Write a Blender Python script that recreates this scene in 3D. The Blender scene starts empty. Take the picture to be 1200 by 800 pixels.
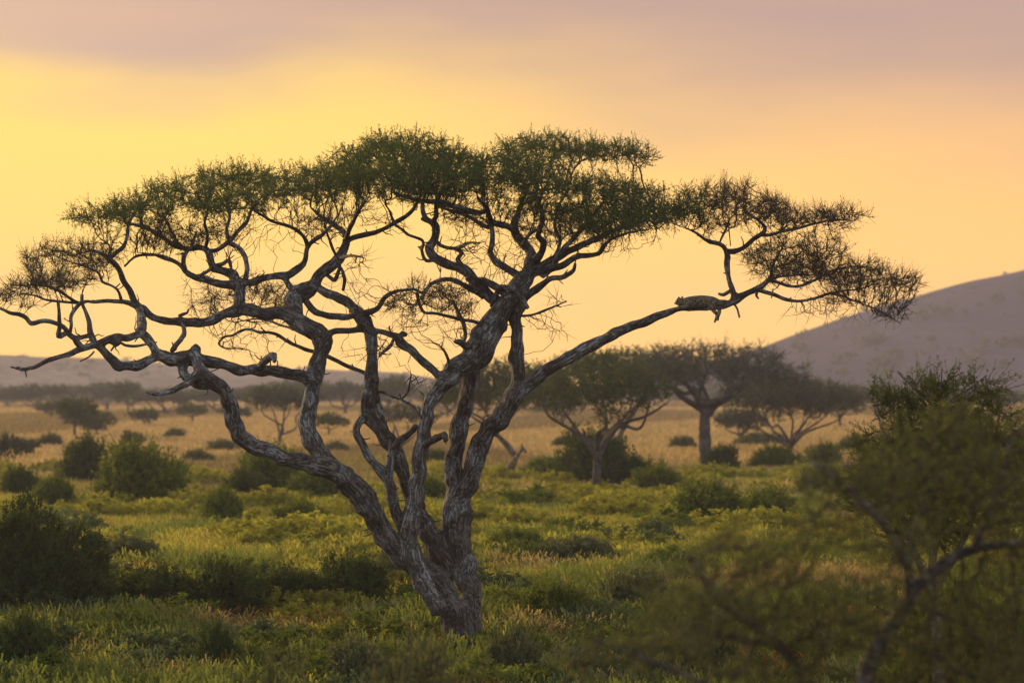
import bpy, math, random
import numpy as np
from mathutils import Vector, Matrix, noise, kdtree

SC = bpy.context.scene
COL = SC.collection
random.seed(7)
RNG = np.random.default_rng(11)
R = math.radians

# ------------------------------------------------------------------ camera
CAM_H, DIST, F = 6.0, 60.0, 3000.0            # eye height, distance of the big tree, focal length in photo pixels
PITCH = math.atan(50.0 / F)
cam_d = bpy.data.cameras.new('camera')
cam = bpy.data.objects.new('camera', cam_d)
COL.objects.link(cam)
cam.location = (0, 0, CAM_H)
cam.rotation_euler = (math.pi / 2 + PITCH, 0, 0)
cam_d.sensor_width = 36
cam_d.lens = 36 * F / 1200
cam_d.clip_end = 20000
cam_d.dof.use_dof = True
cam_d.dof.focus_distance = 59.5
cam_d.dof.aperture_fstop = 1.05
SC.camera = cam

# ------------------------------------------------------------------ node helpers
def node(nt, kind, **kw):
    n = nt.nodes.new(kind)
    for k, v in kw.items():
        if k == 'inp':
            for i, x in v.items():
                if isinstance(x, bpy.types.NodeSocket):
                    nt.links.new(x, n.inputs[i])
                else:
                    n.inputs[i].default_value = x
        else:
            setattr(n, k, v)
    return n

def mth(nt, op, a, b=0.0, c=0.0, clamp=False):
    n = nt.nodes.new('ShaderNodeMath'); n.operation = op; n.use_clamp = clamp
    for i, x in enumerate((a, b, c)):
        if isinstance(x, bpy.types.NodeSocket): nt.links.new(x, n.inputs[i])
        else: n.inputs[i].default_value = x
    return n.outputs[0]

def mixc(nt, f, a, b, mode='MIX'):
    n = nt.nodes.new('ShaderNodeMix'); n.data_type = 'RGBA'; n.blend_type = mode
    for i, x in ((0, f), (6, a), (7, b)):
        if isinstance(x, bpy.types.NodeSocket): nt.links.new(x, n.inputs[i])
        elif i == 0: n.inputs[i].default_value = x
        else: n.inputs[i].default_value = tuple(x) + (1.0,)
    return n.outputs[2]

def sstep(nt, x, lo, hi, smooth=True):
    n = nt.nodes.new('ShaderNodeMapRange')
    n.interpolation_type = 'SMOOTHSTEP' if smooth else 'LINEAR'
    for i, v in ((0, x), (1, lo), (2, hi)):
        if isinstance(v, bpy.types.NodeSocket): nt.links.new(v, n.inputs[i])
        else: n.inputs[i].default_value = v
    return n.outputs[0]

# ------------------------------------------------------------------ world: dusk sky, veil of cloud above a yellow band
SUN_AZ, SUN_EL = R(-40), R(11)
w = bpy.data.worlds.new('World'); SC.world = w; w.use_nodes = True
nt = w.node_tree; nt.nodes.clear()
tc = node(nt, 'ShaderNodeTexCoord')
sep = node(nt, 'ShaderNodeSeparateXYZ', inp={0: tc.outputs['Generated']})
X, Y, Z = sep.outputs
sky = node(nt, 'ShaderNodeTexSky', sky_type='NISHITA', sun_disc=False, sun_elevation=SUN_EL,
           sun_rotation=SUN_AZ, air_density=1.2, dust_density=2.5, ozone_density=1.5)
skyc = mixc(nt, 1.0, sky.outputs[0], (0.10, 0.10, 0.10), 'MULTIPLY')
hyp = mth(nt, 'SQRT', mth(nt, 'ADD', mth(nt, 'MULTIPLY', X, X), mth(nt, 'MULTIPLY', Y, Y)))
az = mth(nt, 'ARCTAN2', X, Y)
el = mth(nt, 'DIVIDE', Z, mth(nt, 'MAXIMUM', hyp, 0.02))
# clear band colours (left of the frame yellower, right more apricot)
side = sstep(nt, az, -0.16, 0.26)
midel = sstep(nt, el, 0.0, 0.10)
left = mixc(nt, midel, (1.40, 0.80, 0.13), (1.20, 0.78, 0.155))
right = mixc(nt, midel, (1.40, 0.77, 0.14), (1.16, 0.62, 0.18))
band = mixc(nt, side, left, right)
# cloud veil
mp = node(nt, 'ShaderNodeMapping', inp={0: tc.outputs['Generated'], 3: (3.5, 3.5, 14.0)})
nz = node(nt, 'ShaderNodeTexNoise', inp={'Vector': mp.outputs[0], 'Scale': 1.6, 'Detail': 4.0, 'Roughness': 0.45})
nzv = mth(nt, 'SUBTRACT', nz.outputs[0], 0.5)
mp2 = node(nt, 'ShaderNodeMapping', inp={0: tc.outputs['Generated'], 1: (3.0, 1.0, 7.0), 3: (1.6, 1.6, 30.0)})
nz2 = node(nt, 'ShaderNodeTexNoise', inp={'Vector': mp2.outputs[0], 'Scale': 2.2, 'Detail': 3.0, 'Roughness': 0.5})
nzw = mth(nt, 'SUBTRACT', nz2.outputs[0], 0.5)
edge = mth(nt, 'ADD', mth(nt, 'MULTIPLY', az, -0.085), 0.113)
elv = mth(nt, 'ADD', el, mth(nt, 'MULTIPLY', nzv, 0.07))
wid = mth(nt, 'ADD', 0.020, mth(nt, 'MULTIPLY', sstep(nt, az, -0.15, 0.2), 0.030))
cf = sstep(nt, elv, mth(nt, 'SUBTRACT', edge, wid), mth(nt, 'ADD', edge, wid))
ccol = mixc(nt, sstep(nt, az, -0.25, 0.03), (0.74, 0.49, 0.33), (0.52, 0.345, 0.285))
ccol = mixc(nt, sstep(nt, mth(nt, 'ADD', nzw, 0.0), -0.25, 0.25), mixc(nt, 0.12, ccol, (0.9, 0.5, 0.3)), mixc(nt, 0.10, ccol, (0.4, 0.3, 0.32)))
overhead = mixc(nt, sstep(nt, el, 0.16, 0.9), ccol, (0.50, 0.45, 0.47))
front = mixc(nt, cf, band, overhead)
# away from the sun the dusk sky turns blue-grey, brightened to light the camera side
dots = mth(nt, 'ADD', mth(nt, 'MULTIPLY', mth(nt, 'DIVIDE', X, mth(nt, 'MAXIMUM', hyp, 0.02)), math.sin(-0.25)),
           mth(nt, 'MULTIPLY', mth(nt, 'DIVIDE', Y, mth(nt, 'MAXIMUM', hyp, 0.02)), math.cos(-0.25)))
ff = sstep(nt, dots, -0.25, 0.88)
back = mixc(nt, sstep(nt, el, 0.0, 0.8), (0.84, 0.76, 0.78), (0.66, 0.70, 0.80))
back = mixc(nt, 0.25, back, skyc)
full = mixc(nt, ff, back, front)
bg = node(nt, 'ShaderNodeBackground', inp={0: full, 1: 1.0})
out = node(nt, 'ShaderNodeOutputWorld', inp={0: bg.outputs[0]})

sun_d = bpy.data.lights.new('sun', 'SUN')
sun = bpy.data.objects.new('sun', sun_d); COL.objects.link(sun)
sun_d.energy = 3.4; sun_d.angle = R(11); sun_d.color = (1.0, 0.70, 0.36)
sd = Vector((math.sin(SUN_AZ) * math.cos(SUN_EL), math.cos(SUN_AZ) * math.cos(SUN_EL), math.sin(SUN_EL)))
sun.rotation_euler = sd.to_track_quat('Z', 'Y').to_euler()

SC.view_settings.view_transform = 'Standard'
SC.view_settings.look = 'None'
SC.view_settings.exposure = 0.14
SC.view_settings.gamma = 1.0
SC.cycles.max_bounces = 5
SC.cycles.diffuse_bounces = 2
SC.cycles.transmission_bounces = 4
SC.cycles.volume_bounces = 0
SC.cycles.use_denoising = True
SC.cycles.caustics_reflective = False
SC.cycles.caustics_refractive = False

# ------------------------------------------------------------------ geometry helpers
def at(x, y, d):
    """Point seen at photo pixel (x, y) at distance d in front of the eye."""
    cx, cz = (x - 600) / F, (400 - y) / F
    v = Vector((cx, math.cos(PITCH) - cz * math.sin(PITCH), math.sin(PITCH) + cz * math.cos(PITCH)))
    s = d / v.y
    return np.array((v.x * s, d, CAM_H + v.z * s))

def ground_d(y):
    return CAM_H * F / (y - 450.0)

def gz(x, y):
    """Height of the ground."""
    a = 0.30 * noise.noise((x * 0.035, y * 0.022, 1.3)) + 0.10 * noise.noise((x * 0.15, y * 0.12, 5.0))
    if y > 300:
        a *= max(0.2, 1 - (y - 300) / 800.0)
    return a - 0.38

def tagp(o, label=None, cat=None, group=None, kind=None):
    if label: o['label'] = label
    if cat: o['category'] = cat
    if group: o['group'] = group
    if kind: o['kind'] = kind
    return o

def make_mesh(name, verts, faces, mat, smooth=False, tint=None):
    """faces: (n,4) or (n,3) int array, or list of such arrays."""
    if not isinstance(faces, list): faces = [faces]
    faces = [np.asarray(f, dtype=np.int32) for f in faces if len(f)]
    me = bpy.data.meshes.new(name)
    verts = np.asarray(verts, dtype=np.float32)
    me.vertices.add(len(verts)); me.vertices.foreach_set('co', verts.ravel())
    loops = np.concatenate([f.ravel() for f in faces])
    tot = np.concatenate([np.full(len(f), f.shape[1], dtype=np.int32) for f in faces])
    st = np.concatenate(([0], np.cumsum(tot)[:-1])).astype(np.int32)
    me.loops.add(len(loops)); me.loops.foreach_set('vertex_index', loops)
    me.polygons.add(len(tot)); me.polygons.foreach_set('loop_start', st)
    me.polygons.foreach_set('loop_total', tot)
    if smooth: me.polygons.foreach_set('use_smooth', np.ones(len(tot), dtype=bool))
    if tint is not None:
        a = me.attributes.new('tint', 'FLOAT', 'POINT')
        a.data.foreach_set('value', np.asarray(tint, dtype=np.float32))
    me.update(calc_edges=True)
    me.materials.append(mat)
    return me

def link(name, me, parent=None, loc=None):
    o = bpy.data.objects.new(name, me)
    COL.objects.link(o)
    if parent is not None: o.parent = parent
    if loc is not None: o.location = loc
    return o

def empty(name, loc):
    o = bpy.data.objects.new(name, None); COL.objects.link(o)
    o.empty_display_size = 0.3; o.location = loc
    return o

def norm(v):
    return v / np.maximum(np.linalg.norm(v, axis=-1, keepdims=True), 1e-9)

def frames(d):
    ref = np.where(np.abs(d[..., 2:3]) > 0.9, np.array((1.0, 0, 0)), np.array((0, 0, 1.0)))
    u = norm(np.cross(d, ref)); v = np.cross(d, u)
    return u, v

def seg_mesh(p0, p1, r0, r1, sides=4):
    n = len(p0); d = norm(p1 - p0); u, v = frames(d)
    a = np.arange(sides) * 2 * np.pi / sides
    c, s = np.cos(a)[None, :, None], np.sin(a)[None, :, None]
    ring = u[:, None] * c + v[:, None] * s
    A = p0[:, None] + ring * np.asarray(r0)[:, None, None]
    B = p1[:, None] + ring * np.asarray(r1)[:, None, None]
    V = np.concatenate([A, B], 1).reshape(-1, 3)
    k = np.arange(sides); k2 = (k + 1) % sides
    f = np.stack([k, k2, k2 + sides, k + sides], 1)
    Fc = (f[None] + (np.arange(n) * 2 * sides)[:, None, None]).reshape(-1, 4)
    return V, Fc

def catmull(P, step):
    """P (n, k) rows with xyz first; resample as a Catmull-Rom curve."""
    P = np.asarray(P, float)
    Q = np.vstack([2 * P[0] - P[1], P, 2 * P[-1] - P[-2]])
    outp = []
    for i in range(1, len(Q) - 2):
        a, b, c, d = Q[i - 1], Q[i], Q[i + 1], Q[i + 2]
        m = max(2, int(np.linalg.norm(c[:3] - b[:3]) / step))
        for t in np.arange(m) / m:
            outp.append(0.5 * (2 * b + (c - a) * t + (2 * a - 5 * b + 4 * c - d) * t * t + (3 * b - a - 3 * c + d) * t ** 3))
    outp.append(P[-1])
    return np.array(outp)

def tube_mesh(C, rad, sides=10, knob=0.12, flute=0.0, seed=0):
    """Continuous tube along C with caps, knobbly radius."""
    C = np.asarray(C); n = len(C)
    T = norm(np.gradient(C, axis=0))
    u0 = np.cross(T[0], (0.3, 0.9, 0.2)); u0 /= np.linalg.norm(u0)
    U = []; u = u0
    for t in T:
        u = u - t * np.dot(u, t); u /= np.linalg.norm(u); U.append(u)
    U = np.array(U); V = np.cross(T, U)
    L = np.concatenate(([0], np.cumsum(np.linalg.norm(np.diff(C, axis=0), axis=1))))
    vs = []
    for i in range(n):
        for k in range(sides):
            a = 2 * math.pi * k / sides
            q = C[i] * 1.0
            nn = noise.noise((q[0] * 3.1 + math.cos(a) * 0.7 + seed, q[1] * 3 + math.sin(a) * 0.7, q[2] * 3.1))
            r = rad[i] * (1 + knob * nn * 1.8)
            if flute: r *= 1 + flute * math.sin(3 * a + 1.1 * L[i] + seed) + 0.6 * flute * math.sin(7 * a - 1.7 * L[i])
            vs.append(C[i] + (U[i] * math.cos(a) + V[i] * math.sin(a)) * r)
    vs.append(C[0] - T[0] * rad[0] * 0.6); vs.append(C[-1] + T[-1] * rad[-1] * 0.6)
    k = np.arange(sides); k2 = (k + 1) % sides
    f = np.stack([k, k2, k2 + sides, k + sides], 1)
    Fq = (f[None] + (np.arange(n - 1) * sides)[:, None, None]).reshape(-1, 4)
    e = (n - 1) * sides
    Ft = np.concatenate([np.stack([k2, k, np.full(sides, n * sides)], 1), np.stack([k + e, k2 + e, np.full(sides, n * sides + 1)], 1)])
    return np.array(vs), Fq, Ft

def merge(parts):
    V, Q, T, off = [], [], [], 0
    for p in parts:
        v = p[0]; V.append(v); Q.append(p[1] + off)
        if len(p) > 2: T.append(p[2] + off)
        off += len(v)
    return np.concatenate(V), [np.concatenate(Q)] + ([np.concatenate(T)] if T else [])

def set_grain(me, C, T, squeeze=0.78):
    kd_ = kdtree.KDTree(len(C))
    for i, q in enumerate(C): kd_.insert(q, i)
    kd_.balance()
    n = len(me.vertices); co = np.empty(n * 3, np.float32); me.vertices.foreach_get('co', co); co = co.reshape(-1, 3)
    ti = np.array([kd_.find(q)[1] for q in co.tolist()])
    t = T[ti]; ci = np.asarray(C)[ti]; rel = co - ci; al = np.sum(rel * t, 1, keepdims=True)
    g_ = (rel - t * al) + (ci + t * al) * (1 - squeeze)
    a = me.attributes.new('grain', 'FLOAT_VECTOR', 'POINT'); a.data.foreach_set('vector', g_.astype(np.float32).ravel())
    return co, g_

def remesh(me, voxel, smooth=2, disp=0.0, dscale=0.2):
    """Fuse overlapping tubes of a mesh into one continuous skin."""
    o = bpy.data.objects.new('work', me); COL.objects.link(o)
    m = o.modifiers.new('r', 'REMESH'); m.mode = 'VOXEL'; m.voxel_size = voxel; m.use_smooth_shade = True
    if smooth:
        s = o.modifiers.new('s', 'SMOOTH'); s.iterations = smooth; s.factor = 0.5
    dg = bpy.context.evaluated_depsgraph_get()
    ev = o.evaluated_get(dg)
    res = bpy.data.meshes.new_from_object(ev)
    bpy.data.objects.remove(o); bpy.data.meshes.remove(me)
    return res

# ------------------------------------------------------------------ materials
def new_mat(name):
    m = bpy.data.materials.new(name); m.use_nodes = True
    t = m.node_tree; t.nodes.clear()
    o = node(t, 'ShaderNodeOutputMaterial')
    return m, t, o

def bark_mat(name, dark, mid, pale, scale=1.0, paleamt=0.5, bump=1.0, attr=False):
    m, t, o = new_mat(name)
    c = node(t, 'ShaderNodeTexCoord')
    V = c.outputs['Object']
    if attr:
        V = node(t, 'ShaderNodeAttribute', attribute_name='grain').outputs['Vector']
    n1 = node(t, 'ShaderNodeTexNoise', inp={'Vector': c.outputs['Object'], 'Scale': 1.3 * scale, 'Detail': 5.0, 'Roughness': 0.6, 'Distortion': 0.4})
    n2 = node(t, 'ShaderNodeTexNoise', inp={'Vector': V, 'Scale': 9.0 * scale, 'Detail': 6.0, 'Roughness': 0.68, 'Distortion': 0.5})
    n3 = node(t, 'ShaderNodeTexNoise', inp={'Vector': V, 'Scale': 26.0 * scale, 'Detail': 4.0, 'Roughness': 0.7})
    rid = mth(t, 'ABSOLUTE', mth(t, 'SUBTRACT', n2.outputs[0], 0.5))
    crack = sstep(t, rid, 0.0, 0.055)
    f3 = mth(t, 'SUBTRACT', n3.outputs[0], 0.5)
    pf = sstep(t, mth(t, 'ADD', n1.outputs[0], mth(t, 'MULTIPLY', f3, 0.5)), 0.60 - 0.25 * paleamt, 0.80 - 0.25 * paleamt)
    if attr: pf = mth(t, 'MULTIPLY', pf, node(t, 'ShaderNodeAttribute', attribute_name='lichen').outputs['Fac'])
    base = mixc(t, sstep(t, n3.outputs[0], 0.32, 0.68), tuple(0.6 * a + 0.4 * b for a, b in zip(dark, mid)), mid)
    col = mixc(t, pf, base, pale)
    col = mixc(t, mth(t, 'MULTIPLY', mth(t, 'SUBTRACT', 1.0, crack), 0.85), col, dark)
    h = mth(t, 'ADD', mth(t, 'MULTIPLY', crack, 0.7), mth(t, 'MULTIPLY', n3.outputs[0], 0.5))
    b = node(t, 'ShaderNodeBump', inp={'Strength': 1.0, 'Distance': 0.045 * bump, 'Height': h})
    s = node(t, 'ShaderNodeBsdfPrincipled', inp={'Base Color': col, 'Roughness': 0.85, 'Normal': b.outputs[0], 'Specular IOR Level': 0.3})
    t.links.new(s.outputs[0], o.inputs[0])
    return m

def leaf_mat(name, c1, c2, trans=0.35, inst=False, c3=None):
    m, t, o = new_mat(name)
    a = node(t, 'ShaderNodeAttribute', attribute_name='tint')
    f = a.outputs['Fac']
    col = mixc(t, f, c1, c2)
    if inst:
        a2 = node(t, 'ShaderNodeAttribute', attribute_name='col', attribute_type='INSTANCER')
        col = mixc(t, 1.0, a2.outputs['Color'], mixc(t, f, c1, c2), 'MULTIPLY')
    d = node(t, 'ShaderNodeBsdfDiffuse', inp={0: col, 1: 0.6})
    tr = node(t, 'ShaderNodeBsdfTranslucent', inp={0: mixc(t, 1.0, col, (1.25, 1.1, 0.55), 'MULTIPLY')})
    mx = node(t, 'ShaderNodeMixShader', inp={0: trans, 1: d.outputs[0], 2: tr.outputs[0]})
    t.links.new(mx.outputs[0], o.inputs[0])
    return m

def plain_mat(name, col, rough=0.9, nscale=8, var=0.35):
    m, t, o = new_mat(name)
    c = node(t, 'ShaderNodeTexCoord')
    n = node(t, 'ShaderNodeTexNoise', inp={'Vector': c.outputs['Object'], 'Scale': nscale, 'Detail': 4.0})
    cc = mixc(t, sstep(t, n.outputs[0], 0.3, 0.7), tuple(x * (1 - var) for x in col), tuple(min(1, x * (1 + var)) for x in col))
    s = node(t, 'ShaderNodeBsdfPrincipled', inp={'Base Color': cc, 'Roughness': rough, 'Specular IOR Level': 0.2})
    t.links.new(s.outputs[0], o.inputs[0])
    return m

BARK = bark_mat('bark', (0.070, 0.056, 0.045), (0.18, 0.155, 0.13), (0.33, 0.335, 0.325), 1.35, 0.62, 1.1, True)
TWIG = plain_mat('twig_bark', (0.085, 0.062, 0.042), 0.9, 6, 0.4)
FARTWIG = plain_mat('far_twig_bark', (0.12, 0.105, 0.090), 0.9, 4, 0.3)
FARBARK = bark_mat('far_bark', (0.07, 0.055, 0.045), (0.17, 0.14, 0.12), (0.30, 0.27, 0.25), 0.8, 0.45, 1.0)
LEAF = leaf_mat('acacia_leaf', (0.068, 0.108, 0.042), (0.140, 0.195, 0.068), 0.38)
LEAFDRY = leaf_mat('acacia_leaf_dry', (0.075, 0.068, 0.034), (0.13, 0.115, 0.05), 0.30)
FARLEAF = leaf_mat('far_leaf', (0.060, 0.088, 0.032), (0.125, 0.155, 0.055), 0.35)
FARGREY = leaf_mat('far_leaf_grey', (0.080, 0.095, 0.062), (0.145, 0.165, 0.105), 0.32)
BUSH = leaf_mat('bush_leaf', (0.085, 0.125, 0.022), (0.20, 0.25, 0.045), 0.45)
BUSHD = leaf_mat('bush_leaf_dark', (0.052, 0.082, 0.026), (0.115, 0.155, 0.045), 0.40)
BUSHG = leaf_mat('bush_leaf_sage', (0.105, 0.125, 0.058), (0.20, 0.225, 0.105), 0.38)
OLIVE = leaf_mat('near_leaf', (0.115, 0.155, 0.048), (0.235, 0.27, 0.085), 0.48)

# ------------------------------------------------------------------ branching growth
def colonize(seeds, attr, step, kill, iters=60, wig=0.25, up=0.0, seed=0):
    """Space colonization from seed points. Returns node positions, parent index (-1 = seed)."""
    rng = np.random.default_rng(seed)
    P = [tuple(p) for p in seeds]; par = [-1] * len(P)
    attr = np.asarray(attr); alive = np.ones(len(attr), bool)
    last = {}
    for it in range(iters):
        kd = kdtree.KDTree(len(P))
        for i, p in enumerate(P): kd.insert(p, i)
        kd.balance()
        acc = {}
        for j in np.nonzero(alive)[0]:
            co, i, dist = kd.find(attr[j])
            if dist < kill: alive[j] = False; continue
            dv = (attr[j] - np.array(co)) / dist
            if i in acc: acc[i][0] += dv; acc[i][1] += 1
            else: acc[i] = [dv.copy(), 1]
        if not acc: break
        added = 0
        for i, (dv, c) in acc.items():
            d = dv / max(np.linalg.norm(dv), 1e-6) + rng.normal(0, wig, 3)
            d[2] += up
            d /= np.linalg.norm(d)
            key = (i, int(d[0] * 4), int(d[1] * 4), int(d[2] * 4))
            if last.get(key, 0) > 1: continue
            last[key] = last.get(key, 0) + 1
            P.append(tuple(np.array(P[i]) + d * step)); par.append(i); added += 1
        if not added: break
    return np.array(P), np.array(par)

def node_radii(P, par, ns, tip, expo=2.4, cap=0.1):
    acc = np.zeros(len(P)); r = np.zeros(len(P)); kids = np.zeros(len(P), int)
    for i in range(len(P) - 1, ns - 1, -1):
        r[i] = tip if acc[i] == 0 else acc[i] ** (1 / expo)
        r[i] = min(r[i], cap)
        acc[par[i]] += r[i] ** expo; kids[par[i]] += 1
    for i in range(ns): r[i] = acc[i] ** (1 / expo) if acc[i] > 0 else tip
    return r, kids

def twig_segments(P, par, r, ns, sides=4):
    idx = np.arange(ns, len(P)); pr = par[idx]
    rp = np.where(pr < ns, r[idx], r[pr])
    return seg_mesh(P[pr], P[idx], rp, r[idx], sides)

def sprays(P, D, n_tw, tw_len, tw_r, n_leaf, leaf, spread=0.8, up=0.3, rng=None, flat=0.0, leafdrop=0.0, lw=0.24, align=0.5):
    """Leafy twig fans. Returns twig mesh (V, quads) and leaf mesh (V, quads, tint)."""
    rng = rng or RNG
    N = len(P)
    base = np.repeat(P, n_tw, 0); dr = np.repeat(D, n_tw, 0)
    d = dr + rng.normal(0, spread, (N * n_tw, 3)); d[:, 2] = d[:, 2] * (1 - flat) + up
    d = norm(d)
    L = tw_len * rng.uniform(0.5, 1.3, N * n_tw)
    mid = base + d * (L * 0.5)[:, None]
    bend = norm(d + rng.normal(0, 0.25, d.shape) + np.array((0, 0, 0.18)))
    tip = mid + bend * (L * 0.5)[:, None]
    t1 = seg_mesh(base, mid, np.full(len(L), tw_r), np.full(len(L), tw_r * 0.75), 3)
    t2 = seg_mesh(mid, tip, np.full(len(L), tw_r * 0.75), np.full(len(L), tw_r * 0.35), 3)
    TV, TQ = merge([t1, t2])
    out_l = None
    if n_leaf:
        M = len(L)
        t = rng.uniform(0.05, 1.0, (M, n_leaf, 1))
        pos = np.where(t < 0.5, base[:, None] + (mid - base)[:, None] * t * 2, mid[:, None] + (tip - mid)[:, None] * (t * 2 - 1))
        ld = norm(d[:, None] * align + rng.normal(0, 0.8, (M, n_leaf, 3)) + np.array((0, 0, 0.15)))
        keep = rng.random((M, n_leaf)) >= leafdrop
        pos, ld = pos[keep], ld[keep]
        k = len(pos)
        u = norm(np.cross(ld, rng.normal(0, 1, (k, 3))))
        ll = (leaf * rng.uniform(0.6, 1.4, k))[:, None]
        wv = u * ll * lw
        a = pos; b = pos + ld * ll * 0.5 + wv; c = pos + ld * ll; e = pos + ld * ll * 0.5 - wv
        V = np.stack([a, b, c, e], 1).reshape(-1, 3)
        Q = np.arange(k * 4).reshape(-1, 4)
        sp = np.repeat(rng.random(N), n_tw * n_leaf).reshape(M, n_leaf)[keep]
        tint = np.clip(sp * 0.6 + rng.random(k) * 0.4, 0, 1)
        out_l = (V, Q, np.repeat(tint, 4))
    return (TV, TQ[0]), out_l

def ellip(c, rad, n, rng, shell=0.0):
    v = norm(rng.normal(0, 1, (n, 3)))
    s = rng.random(n) ** (1 / 3.0)
    if shell: s = 1 - (1 - s) * (1 - shell)
    s = s * (1 + rng.normal(0, .10, n))
    return np.asarray(c) + v * s[:, None] * np.asarray(rad)

# ================================================================== THE BIG ACACIA
PXM = DIST / F
limbs = []          # dict(px, r, d arrays)

def near_depth(x, y):
    best, bd = 0.0, 1e9
    for L in limbs:
        dd = (L['s'][:, 0] - x) ** 2 + (L['s'][:, 1] - y) ** 2
        j = int(dd.argmin())
        if dd[j] < bd: bd, best = dd[j], L['s'][j, 3]
    return best

def limb(pts, d0=None, d1=None, fuse=True, sag=0.0):
    """pts = (x, y, r) in photo pixels; d0, d1 = depth offsets at its ends in metres (None: that of the limb it meets)."""
    p = np.array(pts, float)
    if d0 is None: d0 = near_depth(p[0, 0], p[0, 1])
    if d1 is None: d1 = near_depth(p[-1, 0], p[-1, 1])
    L = np.concatenate(([0], np.cumsum(np.hypot(np.diff(p[:, 0]), np.diff(p[:, 1])))))
    t = L / L[-1]
    d = d0 + (d1 - d0) * t + sag * np.sin(np.pi * t)
    q = np.column_stack([p, d])
    s = catmull(q[:, [0, 1, 3, 2]] , 3.0)[:, [0, 1, 3, 2]]
    limbs.append(dict(s=s, fuse=fuse))
    return len(limbs) - 1

# trunk and its two feet
limb([(544,792,31),(542,770,26),(541,752,23.5),(538,735,21.5),(532,712,20),(518,690,18),(499,671,16.5),(481,655,15),(463,641,14.5),(449,626,14),(440,608,14),(430,590,15.5),(417,573,18),(402,560,17)], 0, -1.2)
limb([(547,790,26),(547,770,22),(549,745,18.5),(552,715,17),(550,690,15),(543,665,16),(537,640,16.5),(535,615,18),(536,592,19),(538,572,16)], 0.15, 0.7)
limb([(527,772,13),(529,745,12),(524,718,11),(512,695,10)], -0.3, -0.4)
# left-going heavy limbs
limb([(402,560,17),(390,552,14),(368,546,12),(345,539,11),(323,532,11),(304,524,11),(289,516,11),(279,509,11),(273,489,10.5),(268,470,10.5),(262,457,10),(251,447,9.5),(240,440,9)], None, -2.4)
limb([(405,561,15),(388,545,13),(371,528,12.5),(362,508,11.5),(360,485,12),(364,463,10.5),(368,444,11.5),(371,428,11),(376,412,12),(380,400,14),(373,388,13),(352,380,12),(341,371,11.5),(330,367,9.5),(310,366,9),(292,365,8.5),(279,363,9),(266,367,7.5),(252,374,6.6),(238,377,6.5),(221,377,6.5),(204,375,5.8),(187,374,5.5),(175,368,5.5),(165,361,5.5),(150,354,4.3),(131,352,3.8),(112,353,3.4),(101,353,3)], None, 1.2)
# horizontal limb with the broken stub
limb([(368,446,9),(358,443,9),(340,438,8),(326,436,8),(312,433,8),(296,433,7.5),(280,432,7.5),(260,427,7.5),(244,424,8),(228,421,9),(212,419,9.5),(198,419,9),(184,417,8),(180,409,7),(176,402,6.5),(168,393,6.5),(158,393,5.6),(148,396,5.5),(138,394,5.5),(130,398,6.5),(112,404,6),(96,407,5),(88,411,4.5),(80,415,4.5),(68,418,4.3),(56,422,4),(45,428,3.6),(36,431,3.4),(24,432,3),(12,429,2.2)], None, -3.4)
limb([(303,433,5),(308,424,5.5),(314,419,5.5),(320,417,5.2),(322,424,3.4)], None, -2.2)
limb([(240,441,9),(233,430,8),(229,418,7.5),(228,410,6.8)], None, None)
limb([(236,432,8),(232,440,7),(224,447,5.5),(212,453,4.5),(198,459,4),(184,462,3.4),(171,459,2.4)], None, -3.6)
limb([(216,421,7),(213,432,6.5),(218,443,7),(232,449,8.5),(246,449,9)], None, None)
limb([(184,419,7),(172,424,7),(160,428,7),(148,430,6.5),(137,430,7.5),(131,421,6.5),(122,411,6),(113,404,5.5)], None, None)
limb([(112,405,5),(108,396,5.2),(106,388,4.4),(104,376,3.6),(101,366,3.2),(97,356,3),(96,345,2.8)], None, -2.6, False)
limb([(108,392,4),(98,394,4),(88,396,4.5),(80,391,4.4),(74,384,4),(60,378,3.6),(48,377,3.6),(36,379,3.8),(30,372,3.4),(22,368,3.2),(12,366,2.8),(0,361,2.4),(-12,356,1.8)], None, -4.0, False)
limb([(96,408,4.8),(90,402,5),(86,394,4)], None, None, False)
limb([(78,390,4),(68,393,4),(70,382,3.2),(70,366,2.8),(68,352,2.4)], None, -3.6, False)
limb([(82,390,2.8),(84,380,2.8),(83,370,3),(88,361,3),(95,354,2.6)], None, None, False)
limb([(101,353,2.8),(92,355,2.8),(80,348,2.8),(66,339,2.4),(48,334,2),(26,335,1.4)], None, -3.0, False)
limb([(90,355,2.4),(72,353,2.2),(54,351,2),(40,346,1.5),(24,344,1.2)], None, -1.0, False)
limb([(164,390,7.2),(165,380,7),(165,368,6.5),(164,361,5.5)], None, None)
limb([(166,362,5.5),(158,352,5),(148,334,4.6),(140,317,4.2),(129,304,3.8),(118,297,3),(109,293,1.8)], None, 1.4, False)
limb([(130,302,3.2),(137,294,3.6),(144,288,3.4),(148,278,3),(151,262,2.5),(158,250,2)], None, 2.4, False)
limb([(129,303,2.4),(128,288,1.6),(118,280,1.2)], None, 1.6, False)
limb([(142,352,2.6),(138,340,2.6),(130,334,2.3),(120,330,2.2),(116,320,2),(104,314,1.6),(86,308,1.2)], None, -0.6, False)
limb([(146,312,1.8),(154,304,2),(162,299,2.2),(180,298,3)], None, None, False)
limb([(176,402,2.2),(160,405,2.5),(146,404,2.4),(138,400,2.2),(130,411,1.6)], None, -2.6, False)
limb([(110,412,1.7),(104,418,1.6),(94,423,1.3)], None, -3.3, False)
limb([(214,378,3.4),(215,390,4),(209,401,4),(202,410,4.5)], None, None, False)
limb([(214,376,4),(211,370,3.2),(219,367,2),(221,362,1.4)], None, None, False)
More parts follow.
